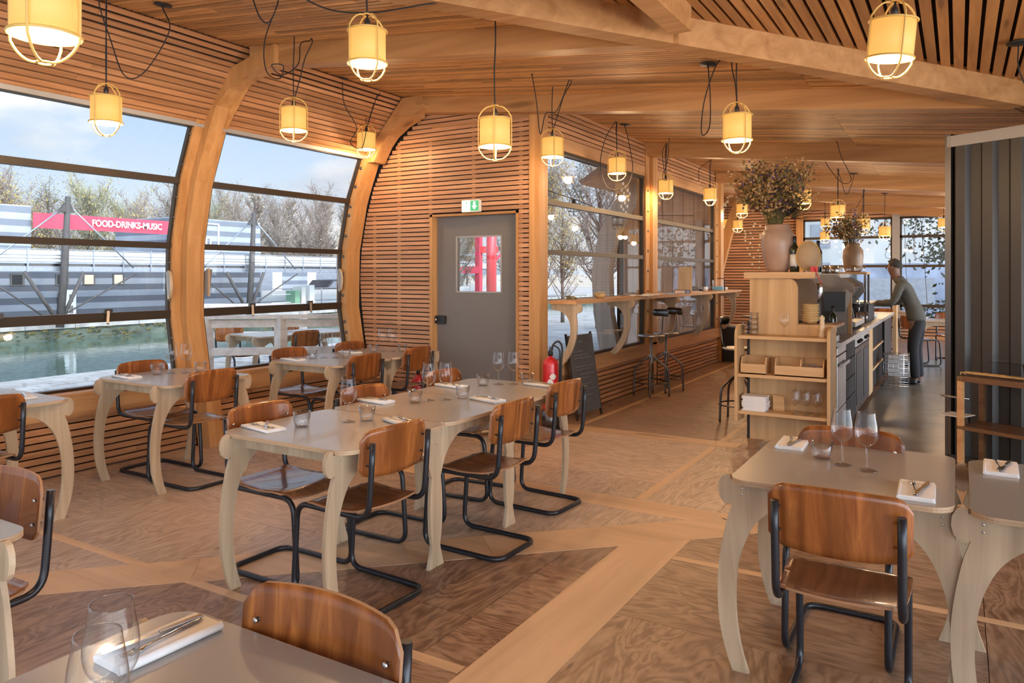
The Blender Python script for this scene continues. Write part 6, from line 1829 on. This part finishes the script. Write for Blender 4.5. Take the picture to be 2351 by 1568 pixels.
# ------------------------------------------------------------------ light, sky, camera
def world():
    w = bpy.data.worlds.new('sky'); SC.world = w; w.use_nodes = True
    nt = w.node_tree; L = nt.links
    for n in list(nt.nodes): nt.nodes.remove(n)
    out = nt.nodes.new('ShaderNodeOutputWorld'); bg = nt.nodes.new('ShaderNodeBackground')
    tc = nt.nodes.new('ShaderNodeTexCoord'); sp = nt.nodes.new('ShaderNodeSeparateXYZ')
    L.new(tc.outputs['Generated'], sp.inputs[0])
    gr = ramp(nt, sp.outputs[2], [(0., (.84, .87, .88)), (.10, (.66, .79, .93)), (.30, (.34, .56, .90)), (1., (.22, .42, .82))])
    mp = nt.nodes.new('ShaderNodeMapping'); mp.inputs['Scale'].default_value = (1, 1, 2.4); mp.inputs['Location'].default_value = (.35, .1, .0)
    L.new(tc.outputs['Generated'], mp.inputs[0])
    n = nt.nodes.new('ShaderNodeTexNoise'); n.inputs['Scale'].default_value = 3.2; n.inputs['Detail'].default_value = 8; n.inputs['Roughness'].default_value = .52
    L.new(mp.outputs[0], n.inputs['Vector'])
    cl = ramp(nt, n.outputs['Fac'], [(.47, (0, 0, 0)), (.57, (1, 1, 1))])
    n2 = nt.nodes.new('ShaderNodeTexNoise'); n2.inputs['Scale'].default_value = 5.5; n2.inputs['Detail'].default_value = 5
    L.new(mp.outputs[0], n2.inputs['Vector'])
    cc = ramp(nt, n2.outputs['Fac'], [(.40, (.62, .69, .79)), (.60, (1., .99, .97))])
    mx = nt.nodes.new('ShaderNodeMix'); mx.data_type = 'RGBA'
    L.new(cl, mx.inputs[0]); L.new(gr, mx.inputs[6]); L.new(cc, mx.inputs[7])
    # brighter, warmer sky around the (out of frame) sun
    nz = nt.nodes.new('ShaderNodeVectorMath'); nz.operation = 'NORMALIZE'; L.new(tc.outputs['Generated'], nz.inputs[0])
    dt = nt.nodes.new('ShaderNodeVectorMath'); dt.operation = 'DOT_PRODUCT'; L.new(nz.outputs[0], dt.inputs[0])
    dt.inputs[1].default_value = tuple(Vector((.88, -.22, .34)).normalized())
    mr = nt.nodes.new('ShaderNodeMapRange'); mr.inputs[1].default_value = .1; mr.inputs[2].default_value = 1.
    mr.inputs[3].default_value = SKY; mr.inputs[4].default_value = SKY*GLOW; mr.interpolation_type = 'SMOOTHERSTEP'
    L.new(dt.outputs['Value'], mr.inputs[0])
    L.new(mx.outputs[2], bg.inputs[0]); L.new(mr.outputs[0], bg.inputs[1])
    L.new(bg.outputs[0], out.inputs[0])
SKY = .56; GLOW = 7.5
world()
sun = bpy.data.lights.new('sun', 'SUN'); sun.energy = .9; sun.angle = R(4); sun.color = (1., .86, .68)
so = bpy.data.objects.new('sun', sun); COL.objects.link(so)
d = Vector((-.80, .16, -.58)); so.rotation_euler = d.to_track_quat('-Z', 'Y').to_euler()

cam = bpy.data.cameras.new('camera'); co = bpy.data.objects.new('camera', cam); COL.objects.link(co)
cam.sensor_width = 36.; cam.lens = 36.*1715/2351
cam.shift_y = -(784-631)/2351.
co.location = (0, 0, 1.51); co.rotation_euler = (R(90), 0, math.atan(1024.5/1715))
cam.clip_start = .05; cam.clip_end = 600
SC.camera = co
SC.view_settings.view_transform = 'Standard'; SC.view_settings.look = 'None'
SC.view_settings.gamma = 1.; SC.view_settings.use_curve_mapping = False
SC.view_settings.exposure = 1.04
try:
    SC.cycles.use_denoising = True
    SC.cycles.max_bounces = 6; SC.cycles.diffuse_bounces = 3; SC.cycles.glossy_bounces = 3
    SC.cycles.use_adaptive_sampling = True; SC.cycles.adaptive_threshold = .08; SC.cycles.adaptive_min_samples = 24
    SC.cycles.transparent_max_bounces = 14; SC.cycles.sample_clamp_indirect = 6.; SC.cycles.blur_glossy = .5
    SC.cycles.caustics_reflective = False; SC.cycles.caustics_refractive = False
except Exception: pass
